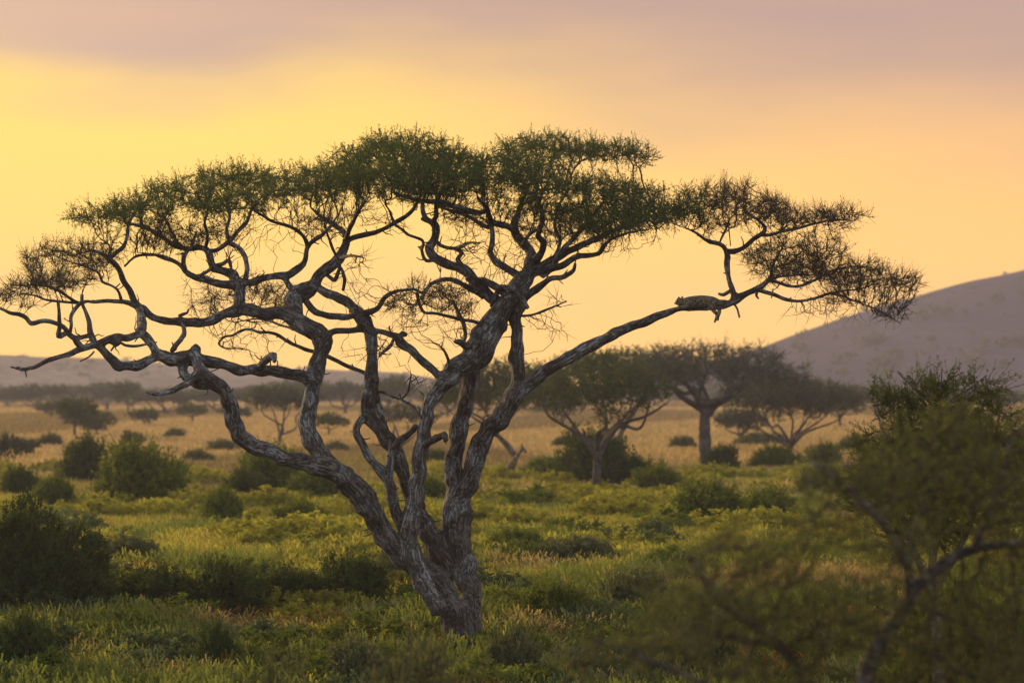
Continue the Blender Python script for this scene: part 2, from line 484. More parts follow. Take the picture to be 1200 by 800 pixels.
# the stubby tower above the left limb and its fan
limb([(279,363,8),(280,350,8.2),(279,338,8.5),(277,330,8.5),(272,321,7),(262,318,5.5),(251,315,5.5),(246,304,5.8),(242,295,5.2),(232,290,4.6),(220,291,4.2),(208,289,4.2),(196,282,4.4),(182,273,4.2),(172,267,3.8),(158,263,3),(146,262,2.2)], None, 3.0)
limb([(276,334,6.5),(262,334,6),(250,331,5.6),(240,327,5.4),(228,324,5),(217,317,4.6),(212,311,4.2),(198,305,3.8),(184,299,3.2),(170,297,2.2),(158,296,1.6)], None, -0.8)
limb([(218,318,3.4),(215,308,3.4),(217,298,3.2),(224,288,2.6),(230,272,2)], None, 0.2, False)
limb([(244,294,3.8),(256,292,3.6),(268,283,3.8),(278,272,3.6),(288,262,3.2),(292,252,2.8),(296,240,2)], None, 2.2, False)
limb([(268,284,3.2),(279,290,3.6),(286,300,3.8),(289,312,4),(288,326,4.4)], None, None, False)
limb([(252,311,3),(262,308,3),(269,305,3.2),(271,314,2.4)], None, 0.4, False)
limb([(268,281,3.2),(266,268,3),(269,255,2.5),(266,240,1.8)], None, 3.2, False)
limb([(250,312,3.2),(238,320,2.8),(229,324,2.5)], None, None, False)
limb([(212,290,2.6),(204,278,2.4),(196,262,2),(190,248,1.5)], None, 1.4, False)
limb([(240,292,3),(243,276,2.6),(240,262,2.2),(244,246,1.6)], None, 0.2, False)
# knotted riser in the left half
limb([(349,378,11.5),(346,364,11),(343,353,12),(350,344,11),(361,337,9.5),(371,328,8.6),(381,318,8.4),(391,308,7.6),(399,298,7),(404,288,6),(407,279,5.2),(402,271,4.6),(394,266,4.2),(384,259,3.6),(374,252,2.8),(364,243,2)], None, 2.6)
limb([(279,330,5),(292,331,5.8),(306,328,5.6),(320,324,5.4),(334,323,6),(344,320,5.8),(353,312,5.2),(358,302,4.6),(361,290,4.2),(368,281,4),(378,275,3.8),(388,264,3.2),(396,252,2.4)], None, 0.2)
limb([(334,324,4.6),(336,332,4.6),(341,340,5),(344,348,6)], None, None)
limb([(361,290,3.6),(356,276,3.2),(346,268,3),(332,263,2.8),(318,259,2.6),(306,252,2.2),(294,244,1.6)], None, -1.4, False)
limb([(404,283,4.6),(416,279,4.4),(430,274,4),(444,271,3.8),(458,264,3.8),(470,258,3.8),(481,249,3.6),(488,239,3.2),(494,226,2.4)], None, 1.6)
limb([(406,280,4),(409,268,4),(414,258,3.6),(420,248,3),(428,236,2.2)], None, -1.6, False)
limb([(396,303,3),(408,300,2.6),(418,300,2.2),(426,302,1.2)], None, -1.0, False)
limb([(383,322,3),(392,328,3.2),(396,318,3.2),(398,308,2.4),(390,292,2.4),(384,276,2),(380,262,1.6)], None, -0.8, False)
limb([(402,340,2.8),(404,328,3),(401,316,2.4),(396,310,2)], None, None, False)
# link from the riser to the mid stem
limb([(362,338,6),(372,337,6),(386,343,6.6),(400,350,7),(412,359,7.6),(422,370,8.5),(428,382,8.6)], None, -0.4)
limb([(358,350,4.5),(366,363,5),(376,368,5),(390,370,4.6),(404,371,4.4),(418,369,4.6),(434,367,5),(444,360,3.8),(450,351,3.4),(459,343,3.2),(472,340,2.8),(486,339,2.4),(496,344,1.8)], None, -1.4, False)
# mid stem, running down behind the front stem
limb([(428,372,7),(433,388,8),(436,402,8.6),(436,425,8.8),(434,452,9.4),(431,472,10),(434,488,10),(446,503,9.4),(458,520,9.8),(468,540,10),(475,560,10),(482,582,11),(492,604,11.5),(505,627,12.5),(518,650,13),(528,672,14)], -0.4, 0.5)
limb([(428,376,6.4),(430,382,7),(436,395,7)], -0.5, None)
limb([(430,483,8),(422,492,6.2),(418,506,6),(425,524,6.2),(436,540,6.6),(447,553,7.2),(456,566,7.6),(462,582,7.6),(465,600,7.6),(471,617,8),(480,636,9)], 0.0, -0.8)
limb([(434,440,4),(445,480,5),(452,500,5),(459,524,5.2),(457,545,5.6),(456,562,6)], 0.2, None, False)
limb([(458,529,4.2),(462,521,4.2),(472,513,4.6),(483,505,4.6),(487,498,4)], None, -0.6, False)
# front stem rising into the broken thick section
limb([(516,716,13),(503,694,12.5),(492,674,12),(484,652,11.5),(481,625,11.5),(485,602,10.6),(489,580,10.4),(491,554,9.8),(494,527,9.6),(496,505,9.2),(501,482,9.4),(509,463,10),(520,447,12),(533,436,14.5),(548,424,17.5),(560,409,19),(570,394,19.5),(580,377,17),(588,364,14),(596,352,12)], -1.2, -0.2)
limb([(497,522,5),(504,517,5.4),(512,513,5.4),(520,509,5),(522,516,4)], None, -1.6, False)
limb([(519,444,6.5),(512,437,6.4),(504,430,6.4),(492,420,6),(481,410,6.4),(472,401,6.8),(465,394,6.4),(455,391,5),(444,389,4.6),(430,387,4.6),(416,387,4.6),(402,387,4.4),(388,390,4.6),(378,398,5)], None, None)
limb([(467,396,5),(472,390,4.6),(476,393,3)], None, None, False)
limb([(462,396,2.8),(458,405,2.8),(450,412,2.6),(444,418,1.6)], None, -1.4, False)
limb([(430,438,3.6),(420,434,3.4),(406,428,3.2),(394,422,3.2),(384,418,3.2),(368,412,3.2),(350,406,3.2),(338,400,3),(328,394,2.8),(318,390,2.6),(304,389,2.4),(292,386,2.4),(282,388,2.2),(272,393,2),(264,394,1.8),(256,402,1.4),(264,408,1.2),(276,408,1)], 0.5, 1.6, False)
limb([(352,388,2.2),(340,384,2.2),(328,380,2),(314,376,1.8),(298,374,1.5),(284,376,1.2)], None, 2.4, False)
limb([(437,459,2.6),(448,459,2.4),(460,464,2.2),(470,468,2.2),(482,474,2.4),(490,482,2.4),(494,490,2)], None, -1.4, False)
limb([(470,468,1.6),(478,458,1.6),(480,448,1.3),(482,438,1)], None, -1.8, False)
limb([(520,434,3),(526,430,3),(525,420,2.6),(520,410,2),(514,404,1)], None, -1.8, False)
limb([(548,408,6),(540,402,5),(533,400,2.4)], None, -1.4, False)
limb([(550,405,4),(543,404,3.4),(545,392,3),(542,378,3),(536,364,2.6),(530,352,2)], None, -0.2, False)
limb([(580,376,3),(566,379,3),(552,376,3),(538,374,3),(524,370,2.8),(510,367,2.6),(498,366,2.6),(492,356,2.4),(488,344,2.2)], None, -1.2, False)
# centre stems
limb([(538,576,13),(532,560,13),(530,546,12.6),(532,530,12),(536,516,11.6),(540,496,11),(544,476,10.6),(548,456,10.6),(551,436,10.8),(556,418,10.6),(564,398,10),(576,376,10)], 0.8, 0.6)
limb([(540,582,14),(549,566,13),(556,546,12),(560,528,13),(568,512,12.8),(580,497,12.5),(592,484,12.2),(600,470,11.5),(605,452,10.8),(606,436,10.2),(604,418,9.6),(607,402,8.6),(606,388,8.2),(603,374,8.5),(604,360,10.5)], 0.6, -0.1)
limb([(606,420,6),(611,428,5),(612,416,3.4)], None, None, False)
# crown junction
limb([(598,368,11),(603,355,14.5),(608,342,14),(613,332,13),(618,322,11),(622,312,9.5),(624,303,8)], -0.1, 0.6)
limb([(621,314,8),(622,300,7.6),(617,290,7.2),(611,281,7),(605,272,6.2),(604,262,5),(606,252,4.2),(611,240,3.4),(616,226,2.6)], None, 1.8)
limb([(604,272,4.4),(596,266,4.6),(586,263,4.6),(577,261,4.2),(573,252,4),(570,243,3.4),(560,232,2.6)], None, -1.0, False)
limb([(625,308,6.4),(631,300,6),(637,291,5.8),(636,283,5.2),(631,277,4.6),(634,266,4.4),(636,254,4),(632,240,3.2),(636,224,2.4)], None, -1.8)
limb([(612,330,6.5),(604,322,6),(596,317,5.8),(587,311,5.6),(580,305,5.2),(575,297,4.8),(578,288,4.6),(578,277,4),(576,266,4.2),(570,258,3.8)], None, 1.6)
limb([(577,267,3.6),(568,265,3.4),(560,261,3.4),(550,254,3.2),(540,249,3),(526,246,2.6),(512,241,2.2)], None, 2.8, False)
limb([(571,247,4),(560,250,4.6),(548,247,4.6),(534,242,4.2),(516,237,4),(498,236,3.8),(480,232,3),(462,226,2.2)], None, -1.6, False)
limb([(626,314,6.6),(638,311,6.4),(648,305,6.2),(658,299,6),(670,293,5.6),(684,287,5.2),(698,280,4.8),(712,273,4.2),(728,267,3.6),(746,262,3),(764,257,2.2)], None, 2.0)
limb([(628,320,5.6),(642,317,5.6),(658,312,5.4),(668,306,5),(678,301,4.6),(690,299,4.2),(702,296,4.2),(707,289,4),(716,280,3.4),(732,274,2.8),(752,270,2.2),(772,268,1.6)], None, -2.0)
limb([(614,350,6.4),(624,341,6),(634,334,5.6),(644,327,5),(655,325,4.4),(665,322,4),(673,316,3.6),(674,308,3)], None, -1.4)
limb([(634,322,5.4),(646,314,5),(654,302,4.6),(662,290,4.4),(672,280,4),(682,268,3.4),(692,256,2.8),(702,244,2)], None, 0.4, False)
limb([(640,314,3),(652,296,3.2),(656,282,3),(650,266,2.6),(652,250,2)], None, 2.6, False)
limb([(612,287,3),(618,277,2.8),(626,270,2.6),(634,268,2.4)], None, None, False)
# left fan of the crown junction
limb([(600,358,10),(588,356,9.5),(577,350,9),(566,340,8.6),(554,328,8.4),(545,318,8),(534,312,7.2),(522,308,6.8),(512,304,6.6),(506,297,6.4),(504,288,6.2),(508,279,6),(511,270,5.6),(508,262,5.6),(501,257,4.4),(496,249,3.8),(495,239,3.4),(500,226,2.6)], None, 1.4)
limb([(508,262,4),(511,252,4),(511,240,3.2),(516,228,2.4)], None, -0.4, False)
limb([(501,259,3),(494,256,2.4)], None, None, False)
limb([(510,304,3.6),(500,305,3),(496,299,2.8),(494,292,2.6),(490,289,1.4)], None, None, False)
limb([(494,294,2.4),(496,284,2.3),(492,280,2.3),(480,276,2.4),(470,268,2.2),(462,262,2.2),(458,250,2),(452,240,1.5)], None, -2.2, False)
limb([(510,281,3.2),(515,287,3.2),(524,290,3),(534,291,3.2),(541,296,3.4),(536,303,4),(542,311,4.4),(552,322,5)], None, None, False)
limb([(536,291,2.8),(543,288,2.4),(552,284,2.2),(562,285,1.6)], None, -1.6, False)
limb([(594,348,6),(584,338,5.6),(572,331,5.6),(558,328,5.4),(548,326,5)], None, None, False)
limb([(566,348,3.8),(552,339,3.8),(542,333,3.6),(530,328,3.4),(518,327,3.4),(508,331,3.2),(500,338,3),(494,350,2.6)], None, -1.8, False)
limb([(618,360,4),(606,342,4),(590,336,4),(580,346,4),(578,358,5)], -1.0, None, False)
limb([(612,370,2.6),(626,368,2.2),(640,363,1.8),(652,358,1.4),(664,353,1)], None, -1.6, False)
# the leopard's limb
LEO_LIMB = limb([(594,486,8),(602,471,9),(612,458,9),(624,446,9),(636,438,8.6),(652,427,8.4),(668,418,8.2),(684,410,8),(702,402,8),(720,393,7.6),(736,385,7.4),(752,377,7),(768,370,6.4),(782,366,5.8),(796,362.5,5),(812,362,4.6),(830,360,4.4),(846,357.5,5.2),(858,353,6),(864,349,6.6),(872,345,5),(884,340,5),(893,335,4.2),(900,329,3.6),(906,327,3)], -0.3, -2.0)
limb([(862,349,5.4),(858,338,4.4),(854,326,4.2),(852,312,4.2),(852,300,4.6),(849,290,4.2),(842,285,3.8),(832,283,3.6),(824,279,3.2),(816,273,3),(806,268,2.6),(796,265,2),(782,260,1.6)], None, -1.0)
limb([(852,294,4),(860,294,4),(868,292,4),(876,287,3.8),(884,280,3.6),(893,273,3.6),(895,266,3.2),(889,259,2.8),(882,254,2.2),(872,246,1.6)], None, -2.6, False)
limb([(892,275,3),(902,276,2.8),(914,272,2.6),(930,269,2.4),(944,265,2.2),(958,261,2),(974,258,1.8),(996,258,1.2)], None, -1.0, False)
limb([(857,340,3),(849,345,3),(842,344,2)], None, None, False)
limb([(843,285,1.8),(848,274,1.8),(853,265,1.4),(855,276,1),(856,288,1)], None, None, False)
limb([(888,339,3.6),(898,342,3.4),(908,345,3.2),(918,350,3),(930,352,2.8),(944,351,2.6),(958,348,2.2),(972,344,2),(986,341,1.7),(1006,339,1.2)], None, -2.8, False)
limb([(889,339,2.4),(886,346,2),(889,350,1.2)], None, None, False)
limb([(897,332,3.4),(904,322,3),(904,314,2.6),(910,302,2),(916,292,1.4)], None, -3.2, False)
limb([(904,329,2.8),(912,331,2.6),(924,335,2.5),(936,335,2.4),(948,331,2.2),(960,326,2),(970,319,1.8),(988,314,1.4),(1010,312,1)], None, -0.8, False)
limb([(906,326,2),(920,324,1.8),(940,322,1.6),(962,322,1.2)], None, -2.4, False)
limb([(974,344,1.8),(990,348,1.6),(1006,354,1.5),(1024,361,1.4),(1040,370,1.2),(1054,378,0.9)], None, -3.4, False)

TREE = empty('acacia_tree', (0, 0, 0))
tagp(TREE, 'huge flat-topped acacia in the foreground with a twisted pale grey forking trunk', 'tree')

parts, seeds, thin = [], [], []
for li, L in enumerate(limbs):
    s = L['s']; n = len(s)
    C = np.array([at(a, b, DIST + dd) for a, b, _, dd in s])
    rad = s[:, 2] * PXM * (DIST + s[:, 3]) / DIST * np.where(s[:, 1] > 580, np.interp(s[:, 1], [580, 640, 680, 735, 790], [.90, .95, .88, .80, .86]), np.minimum(.90, .68 + .022 * s[:, 2]))
    # crookedness that does not repeat the traced line exactly in depth
    jit = np.array([[noise.noise((p[0] * 1.1, p[2] * 1.1, li * 3.7)) * 0.5, noise.noise((p[0] * 0.9, p[2] * 0.9, li * 3.7 + 9)), noise.noise((p[0] * 1.2, p[2] * 1.2, li + 20)) * 0.4] for p in C])
    t = np.linspace(0, 1, n)[:, None]
    jit += np.array([[noise.noise((p[0] * 3.2, p[2] * 3.2, li * 5.1)) * .5, noise.noise((p[0] * 3.2, p[2] * 3.2, li * 5.1 + 9)) * .5, noise.noise((p[0] * 3.2, p[2] * 3.2, li * 5.1 + 20)) * .5] for p in C]) * 1.15
    C = C + jit * np.minimum(rad[:, None] * 0.9, 0.10) * np.sin(np.pi * t) ** 0.5
    L['C'], L['R'] = C, rad
    V = tube_mesh(C, rad, 12 if L['fuse'] else 8, 0.22, 0.05 if L['fuse'] else 0.0, li)
    if L['fuse']: parts.append(V)
    else: thin.append(V)
    for k in range(n):
        if rad[k] < 0.12: seeds.append(C[k])
# knots and stub ends on the heavy limbs
for (x, y, r) in ((345,352,13),(361,486,12.5),(378,400,15),(422,578,19),(229,410,8),(862,350,7.5),(566,402,20),(136,399,8),(164,362,7),(405,283,6),(600,352,14)):
    d = near_depth(x, y); c = at(x, y, DIST + d)
    a = np.array([[math.cos(q) * math.cos(p), math.sin(q) * math.cos(p), math.sin(p)] for p in (-1.2, -0.6, 0, 0.6, 1.2) for q in np.arange(8) * math.pi / 4])
    v = c + a * r * PXM * 0.86
    k = np.arange(8); k2 = (k + 1) % 8
    f = np.concatenate([np.stack([k + j * 8, k2 + j * 8, k2 + j * 8 + 8, k + j * 8 + 8], 1) for j in range(4)])
    v = np.vstack([v, c + (0, 0, -r * PXM), c + (0, 0, r * PXM)])
    tri = np.concatenate([np.stack([k2, k, np.full(8, 40)], 1), np.stack([k + 32, k2 + 32, np.full(8, 41)], 1)])
    parts.append((v, f, tri))
V, Fs = merge(parts)
me = remesh(make_mesh('trunk', V, Fs, BARK), 0.034, 3)
# bark relief on the fused skin
nv = len(me.vertices)
co = np.empty(nv * 3, np.float32); me.vertices.foreach_get('co', co); co = co.reshape(-1, 3)
nr = np.empty(nv * 3, np.float32); me.vertices.foreach_get('normal', nr); nr = nr.reshape(-1, 3)
FC = np.concatenate([L['C'] for L in limbs if L['fuse']]); FT_ = np.concatenate([norm(np.gradient(L['C'], axis=0)) for L in limbs if L['fuse']])
# average directions over a neighbourhood so the grain turns smoothly at the forks
_, gr = set_grain(me, FC, FT_)
li_of = np.concatenate([np.full(len(L['C']), .25 if j in (0, 2) else 1.0) for j, L in enumerate(limbs) if L['fuse']])
kdl = kdtree.KDTree(len(FC))
for i, q in enumerate(FC): kdl.insert(q, i)
kdl.balance()
la = me.attributes.new('lichen', 'FLOAT', 'POINT'); la.data.foreach_set('value', np.array([np.mean([li_of[h[1]] for h in kdl.find_n(q, 6)]) for q in co.tolist()], np.float32))
dv = np.array([noise.noise((q[0] * 7, q[1] * 7, q[2] * 7)) * 0.034 + noise.noise((q[0] * 17, q[1] * 17, q[2] * 17)) * 0.016 + noise.noise((p[0] * 2.2, p[1] * 2.2, p[2] * 2.2)) * 0.016 for p, q in zip(co.tolist(), gr.tolist())])
low = np.clip((6.5 - co[:, 2]) / 4.5, 0.40, 1.0)
co = co + nr * (dv * low)[:, None]
me.vertices.foreach_set('co', co.astype(np.float32).ravel()); me.update()
me.materials.clear(); me.materials.append(BARK)
me.polygons.foreach_set('use_smooth', np.ones(len(me.polygons), bool))
link('trunk', me, TREE)
for V3, L in zip(thin, [L for L in limbs if not L['fuse']]):
    v, f = merge([V3]); mb = make_mesh('branch', v, f, BARK, True)
    set_grain(mb, L['C'], norm(np.gradient(L['C'], axis=0)))
    la = mb.attributes.new('lichen', 'FLOAT', 'POINT'); la.data.foreach_set('value', np.ones(len(mb.vertices), np.float32))
    link('branch', mb, TREE)

# crown clumps: (x, y, rx, ry, depth, rdepth, attractors, leafy 0..1)
clumps = [
 (470,178,62,20,0.8,3.4,290,1),(455,208,84,18,-2.0,2.6,220,1),(525,196,52,18,2.5,2.8,170,1),(400,208,48,18,2.0,2.8,150,1),
 (560,212,56,18,-1.5,2.6,170,1),(345,212,60,15,1.5,3.0,180,1),(320,230,60,12,-2.0,2.2,120,1),(268,210,50,16,2.8,2.6,150,1),
 (212,228,52,16,0.6,2.8,150,1),(160,244,44,14,-0.8,2.2,110,.9),(128,252,26,12,1.4,1.6,70,.75),(255,243,54,10,-1.0,2.0,80,.9),
 (640,176,58,16,2.6,2.8,210,1),(705,177,52,12,3.6,2.2,150,1),(610,203,58,20,-0.6,2.8,200,1),(668,220,66,15,-2.2,2.4,190,1),
 (735,230,56,14,-1.0,2.4,170,1),(775,250,50,13,0.8,2.2,150,1),(700,252,56,11,1.8,2.2,110,.95),(640,246,56,11,0.6,2.4,90,.9),
 (815,240,32,20,-1.0,2.0,110,.8),(738,185,34,9,3.4,1.6,80,1),(100,258,26,11,1.6,1.4,60,.6),(425,184,36,12,0,2,60,1),(545,186,30,10,2,2,40,1),(730,262,66,12,-2.4,1.8,120,.8),(500,226,60,14,0.0,3.0,120,.9),
 (848,232,38,20,-0.8,2.0,170,.35),(890,244,44,20,-2.0,2.2,200,.25),(940,256,40,14,-1.4,1.8,140,.22),(984,254,36,13,-1.0,1.5,110,.22),(842,262,30,10,-1,1.2,50,.25),
 (925,300,48,20,-2.4,2.0,190,.25),(965,318,46,18,-1.2,2.0,170,.22),(1010,325,48,20,-2.2,1.8,190,.25),(1050,332,36,17,-2.6,1.4,120,.25),
 (905,318,26,18,-3.2,1.2,60,.15),(1040,368,26,9,-3.4,0.8,40,.12),(960,366,40,9,-2.8,1.2,40,.0),(1000,345,40,8,-3,1.2,50,.2),(965,290,30,12,-2,1.4,60,.22),
 (70,300,46,18,0.2,1.8,130,.3),(112,300,30,18,1.0,1.4,70,.3),(40,334,40,10,-3.0,1.4,80,.35),(70,328,44,12,-1.4,1.6,80,.25),(15,345,24,10,-3.8,1.0,35,.3),(100,326,26,12,-2,1.0,30,.1),
 (240,355,22,12,2.0,1.6,50,.35),(300,345,40,11,2.4,1.6,90,.4),(330,352,20,12,1.0,1.0,30,.3),(270,390,44,22,2.2,1.6,60,.05),(300,400,40,24,2.0,1.4,36,.0),(310,376,36,9,2.6,1,40,.1),
 (500,345,34,20,-1.6,1.5,100,.4),(470,358,28,16,-1.8,1.4,50,.25),(530,352,30,18,-0.6,1.5,60,.2),(500,388,50,18,-1.4,1.6,70,.04),(545,382,30,18,-0.2,1.2,40,.04),(440,408,40,22,-1.2,1.4,50,.04),
 (420,320,22,34,-1.0,1.2,50,.04),(395,350,20,20,0.6,1,25,.1),(545,290,40,18,-1.2,1.6,80,.06),(570,310,30,22,0.4,1.4,50,.04),(600,290,26,22,0.6,1.6,50,.06),(650,352,20,8,-1.6,0.8,26,.03),(650,388,22,12,-0.4,0.8,20,.0),
 (640,272,40,16,0.5,2,60,.4),(690,272,40,14,1,2,60,.4),(720,290,40,10,-2.2,1.2,40,.05),(450,262,36,12,-1,1.6,50,.1),(300,275,60,16,0.6,2,60,.08),(230,275,50,18,0.6,2,80,.2),(190,275,40,18,0.4,1.8,60,.2),
 (380,262,36,14,1,2,50,.2),(560,258,60,10,1,2.4,60,.35),(490,452,16,16,-1.8,0.6,14,.0),(150,285,30,16,1.5,1.2,30,.1),
]
A, LF = [], []
rng = np.random.default_rng(5)
for (x, y, rx, ry, dd, rd, n, lf) in clumps:
    pts = ellip((x, y, dd), (rx * 1.05, ry * 1.05, rd), int(n * (1.45 if lf > .5 and x > 390 else 1.1 if lf > .5 else 1)), rng)
    # flat-topped: denser towards the upper half
    if lf > 0.5: pts[:, 1] = y + (pts[:, 1] - y) * 1.0 - 2
    for p in pts:
        A.append(at(p[0], p[1], DIST + p[2])); LF.append(lf)
A, LF = np.array(A), np.array(LF)
P, par = colonize(seeds, A, 0.17, 0.24, 46, 0.30, 0.02, 3)
ns = len(seeds)
rr, kids = node_radii(P, par, ns, 0.0065, 2.35, 0.06)
tw = twig_segments(P, par, rr, ns, 4)
kd = kdtree.KDTree(len(A))
for i, a in enumerate(A): kd.insert(a, i)
kd.balance()
idx = np.array([i for i in range(ns, len(P)) if rr[i] < 0.019])
lf = np.zeros(len(idx)); dist = np.zeros(len(idx))
for k, i in enumerate(idx):
    c, j, d_ = kd.find(P[i]); lf[k] = LF[j]; dist[k] = d_
ok = dist < 0.45
idx, lf = idx[ok], lf[ok]
D = norm(P[idx] - P[par[idx]])
leafy = lf > 0.5
print('crown nodes', len(P) - ns, 'sprays', len(idx), 'leafy', leafy.sum())
tA, lA = sprays(P[idx[leafy]], D[leafy], 5, 0.31, 0.0034, 20, 0.040, 0.90, 0.14, rng, lw=0.15, align=1.1)
sp = (~leafy) & (lf > 0.11)
tB, lB = sprays(P[idx[sp]], D[sp], 7, 0.34, 0.0050, 6, 0.040, 0.58, 0.26, rng, leafdrop=0.5, lw=.16, align=1.2)
br = (~leafy) & (lf <= 0.11) & (kids[idx] == 0)
tC, _ = sprays(P[idx[br]], D[br], 3, 0.40, 0.0055, 0, 0, 0.6, 0.05, rng)
sp0, sp1 = [], []
for L in limbs:
    for _ in range(int(len(L['C']) / 9) + 1):
        if len(L['C']) < 8 or L is limbs[LEO_LIMB]: continue
        k = int(rng.integers(2, len(L['C']) - 1)); rd_ = L['R'][k]
        if L['C'][k][2] < 2.2: continue
        tdir = norm(L['C'][k] - L['C'][k - 1]); dd_ = norm(np.cross(tdir, rng.normal(0, 1, 3)) + tdir * rng.uniform(0, .6) + (0, 0, .25))
        p = L['C'][k] + dd_ * rd_ * .8; q = p
        for _j in range(int(rng.integers(1, 4))):
            q2 = q + norm(dd_ + rng.normal(0, .45, 3)) * rng.uniform(.06, .16); sp0.append((q, .018 - .004 * _j)); sp1.append((q2, .013 - .004 * _j)); q = q2
spurs = seg_mesh(np.array([a[0] for a in sp0]), np.array([a[0] for a in sp1]), np.array([a[1] for a in sp0]), np.array([a[1] for a in sp1]), 5)
v, f = merge([tw, tA, tB, tC, spurs])
tagp(link('twigs', make_mesh('twigs', v, f, TWIG), TREE), kind='stuff')
tagp(link('foliage', make_mesh('foliage', lA[0], lA[1], LEAF, tint=lA[2]), TREE), kind='stuff')
tagp(link('sparse_foliage', make_mesh('sparse_foliage', lB[0], lB[1], LEAFDRY, tint=lB[2]), TREE), kind='stuff')


# ================================================================== THE LEOPARD
def limb_point(li, x):
    L = limbs[li]; j = int(np.abs(L['s'][:, 0] - x).argmin())
    return L['C'][j], L['s'][j, 3]

_, LD = limb_point(LEO_LIMB, 822)
def lp(x, y, dd=0.0): return at(x, y, DIST + LD + dd)
LEO = limb_point(LEO_LIMB, 822)[0]

def blob(chains, sides=12, step=0.03):
    ps = []
    for ch in chains:
        c = catmull(np.array([list(p) + [r] for p, r in ch]), step)
        ps.append(tube_mesh(c[:, :3], c[:, 3], sides, 0.0))
    return merge(ps)

def spot_mat():
    m, t, o = new_mat('leopard_coat')
    c = node(t, 'ShaderNodeTexCoord')
    n = node(t, 'ShaderNodeTexNoise', inp={'Vector': c.outputs['Object'], 'Scale': 30.0, 'Detail': 2.0})
    v = node(t, 'ShaderNodeTexVoronoi', feature='F1', inp={'Vector': c.outputs['Object'], 'Scale': 14.0, 'Randomness': 0.85})
    d = mth(t, 'ADD', v.outputs[0], mth(t, 'MULTIPLY', mth(t, 'SUBTRACT', n.outputs[0], 0.5), 0.35))
    ring = mth(t, 'MULTIPLY', sstep(t, d, 0.22, 0.29), mth(t, 'SUBTRACT', 1.0, sstep(t, d, 0.43, 0.52)))
    ring = mth(t, 'MULTIPLY', ring, sstep(t, n.outputs[0], 0.36, 0.44))
    sep = node(t, 'ShaderNodeSeparateXYZ', inp={0: c.outputs['Object']})
    fur = mixc(t, sstep(t, sep.outputs[2], -0.12, 0.02), (0.25, 0.22, 0.17), (0.19, 0.145, 0.085))
    col = mixc(t, sstep(t, d, 0.2, 0.3), mixc(t, 0.5, fur, (0.14, 0.09, 0.04)), fur)
    col = mixc(t, ring, col, (0.018, 0.013, 0.010))
    b = node(t, 'ShaderNodeBump', inp={'Strength': 0.4, 'Distance': 0.01, 'Height': n.outputs[0]})
    s = node(t, 'ShaderNodeBsdfPrincipled', inp={'Base Color': col, 'Roughness': 0.85, 'Normal': b.outputs[0], 'Sheen Weight': 0.3})
    t.links.new(s.outputs[0], o.inputs[0])
    return m
PX = PXM * (DIST + LD) / DIST
def ch(*q): return [(lp(x, y, dd) - LEO, r * PX) for x, y, r, dd in q]
leo_chains = [
 ch((796,353.0,4.7,-.05),(800,353.6,4.5,-.03),(805,354,6.2,-.02),(812,353.4,6.9,0),(822,352.9,7.2,0),(832,353.6,7.0,0),(839,354.6,6.0,0),(844,354.4,3.8,0),(848,353.0,2.1,-.03),(855,353.6,1.5,-.08),(860,356.2,1.4,-.14),(863.6,361,1.35,-.17),(865.4,367,1.3,-.17),(866.6,372,1.35,-.15)),
 ch((797,352.5,4.7,-.05),(794.6,354.2,3.8,-.07),(792.8,356.0,2.5,-.08)),
 ch((795.5,349.5,1.6,-.12),(795.3,347.6,1.0,-.13)), ch((799.4,349.2,1.6,.03),(799.6,347.2,1.0,.04)),
 ch((806,355,4.2,-.09),(803,359,2.8,-.14),(797,360.2,2.0,-.13),(791,361.6,1.7,-.10),(787.5,363,1.9,-.08)),
 ch((807,355,3.8,.09),(801,359,2.6,.12),(795,359,2.0,.09)),
 ch((836,354.5,5.2,-.07),(835,360,4.0,-.13),(837.4,365,2.6,-.13),(840,368.6,1.8,-.12),(838.7,373.5,1.35,-.12),(837.6,377.4,1.6,-.13)),
 ch((840,355,4.6,.0),(842.4,361,3.0,-.08),(843.2,366,2.0,-.10),(841.8,371.5,1.35,-.09),(841,375.3,1.6,-.10)),
]
v, f = blob(leo_chains)
me = remesh(make_mesh('leopard', v, f, TWIG), 0.012, 3)
LC = spot_mat(); me.materials.clear(); me.materials.append(LC)
me.polygons.foreach_set('use_smooth', np.ones(len(me.polygons), bool))
LEOP = link('leopard', me, None, LEO)
tagp(LEOP, 'spotted leopard lying along the right limb with two legs and tail hanging down', 'leopard')
BLACK = plain_mat('dark_skin', (0.015, 0.012, 0.010), 0.4, 20, 0.2)
def small_ball(name, p, r, parent, mat, sc=(1, 1, 1)):
    a = np.array([[math.cos(q) * math.cos(e), math.sin(q) * math.cos(e), math.sin(e)] for e in (-1.1, -0.5, 0, 0.5, 1.1) for q in np.arange(8) * math.pi / 4])
    v = np.vstack([a, (0, 0, -1), (0, 0, 1)]) * r * np.array(sc) + p
    k = np.arange(8); k2 = (k + 1) % 8
    f = np.concatenate([np.stack([k + j * 8, k2 + j * 8, k2 + j * 8 + 8, k + j * 8 + 8], 1) for j in range(4)])
    tri = np.concatenate([np.stack([k2, k, np.full(8, 40)], 1), np.stack([k + 32, k2 + 32, np.full(8, 41)], 1)])
    return link(name, make_mesh(name, v, [f, tri], mat, True), parent)
small_ball('nose', lp(790.8, 355.4, -.08) - LEO, 0.9 * PX, LEOP, BLACK)
small_ball('eye', lp(793.6, 351.8, -.135) - LEO, 0.55 * PX, LEOP, BLACK)
small_ball('eye', lp(792.9, 351.9, -.01) - LEO, 0.55 * PX, LEOP, BLACK)

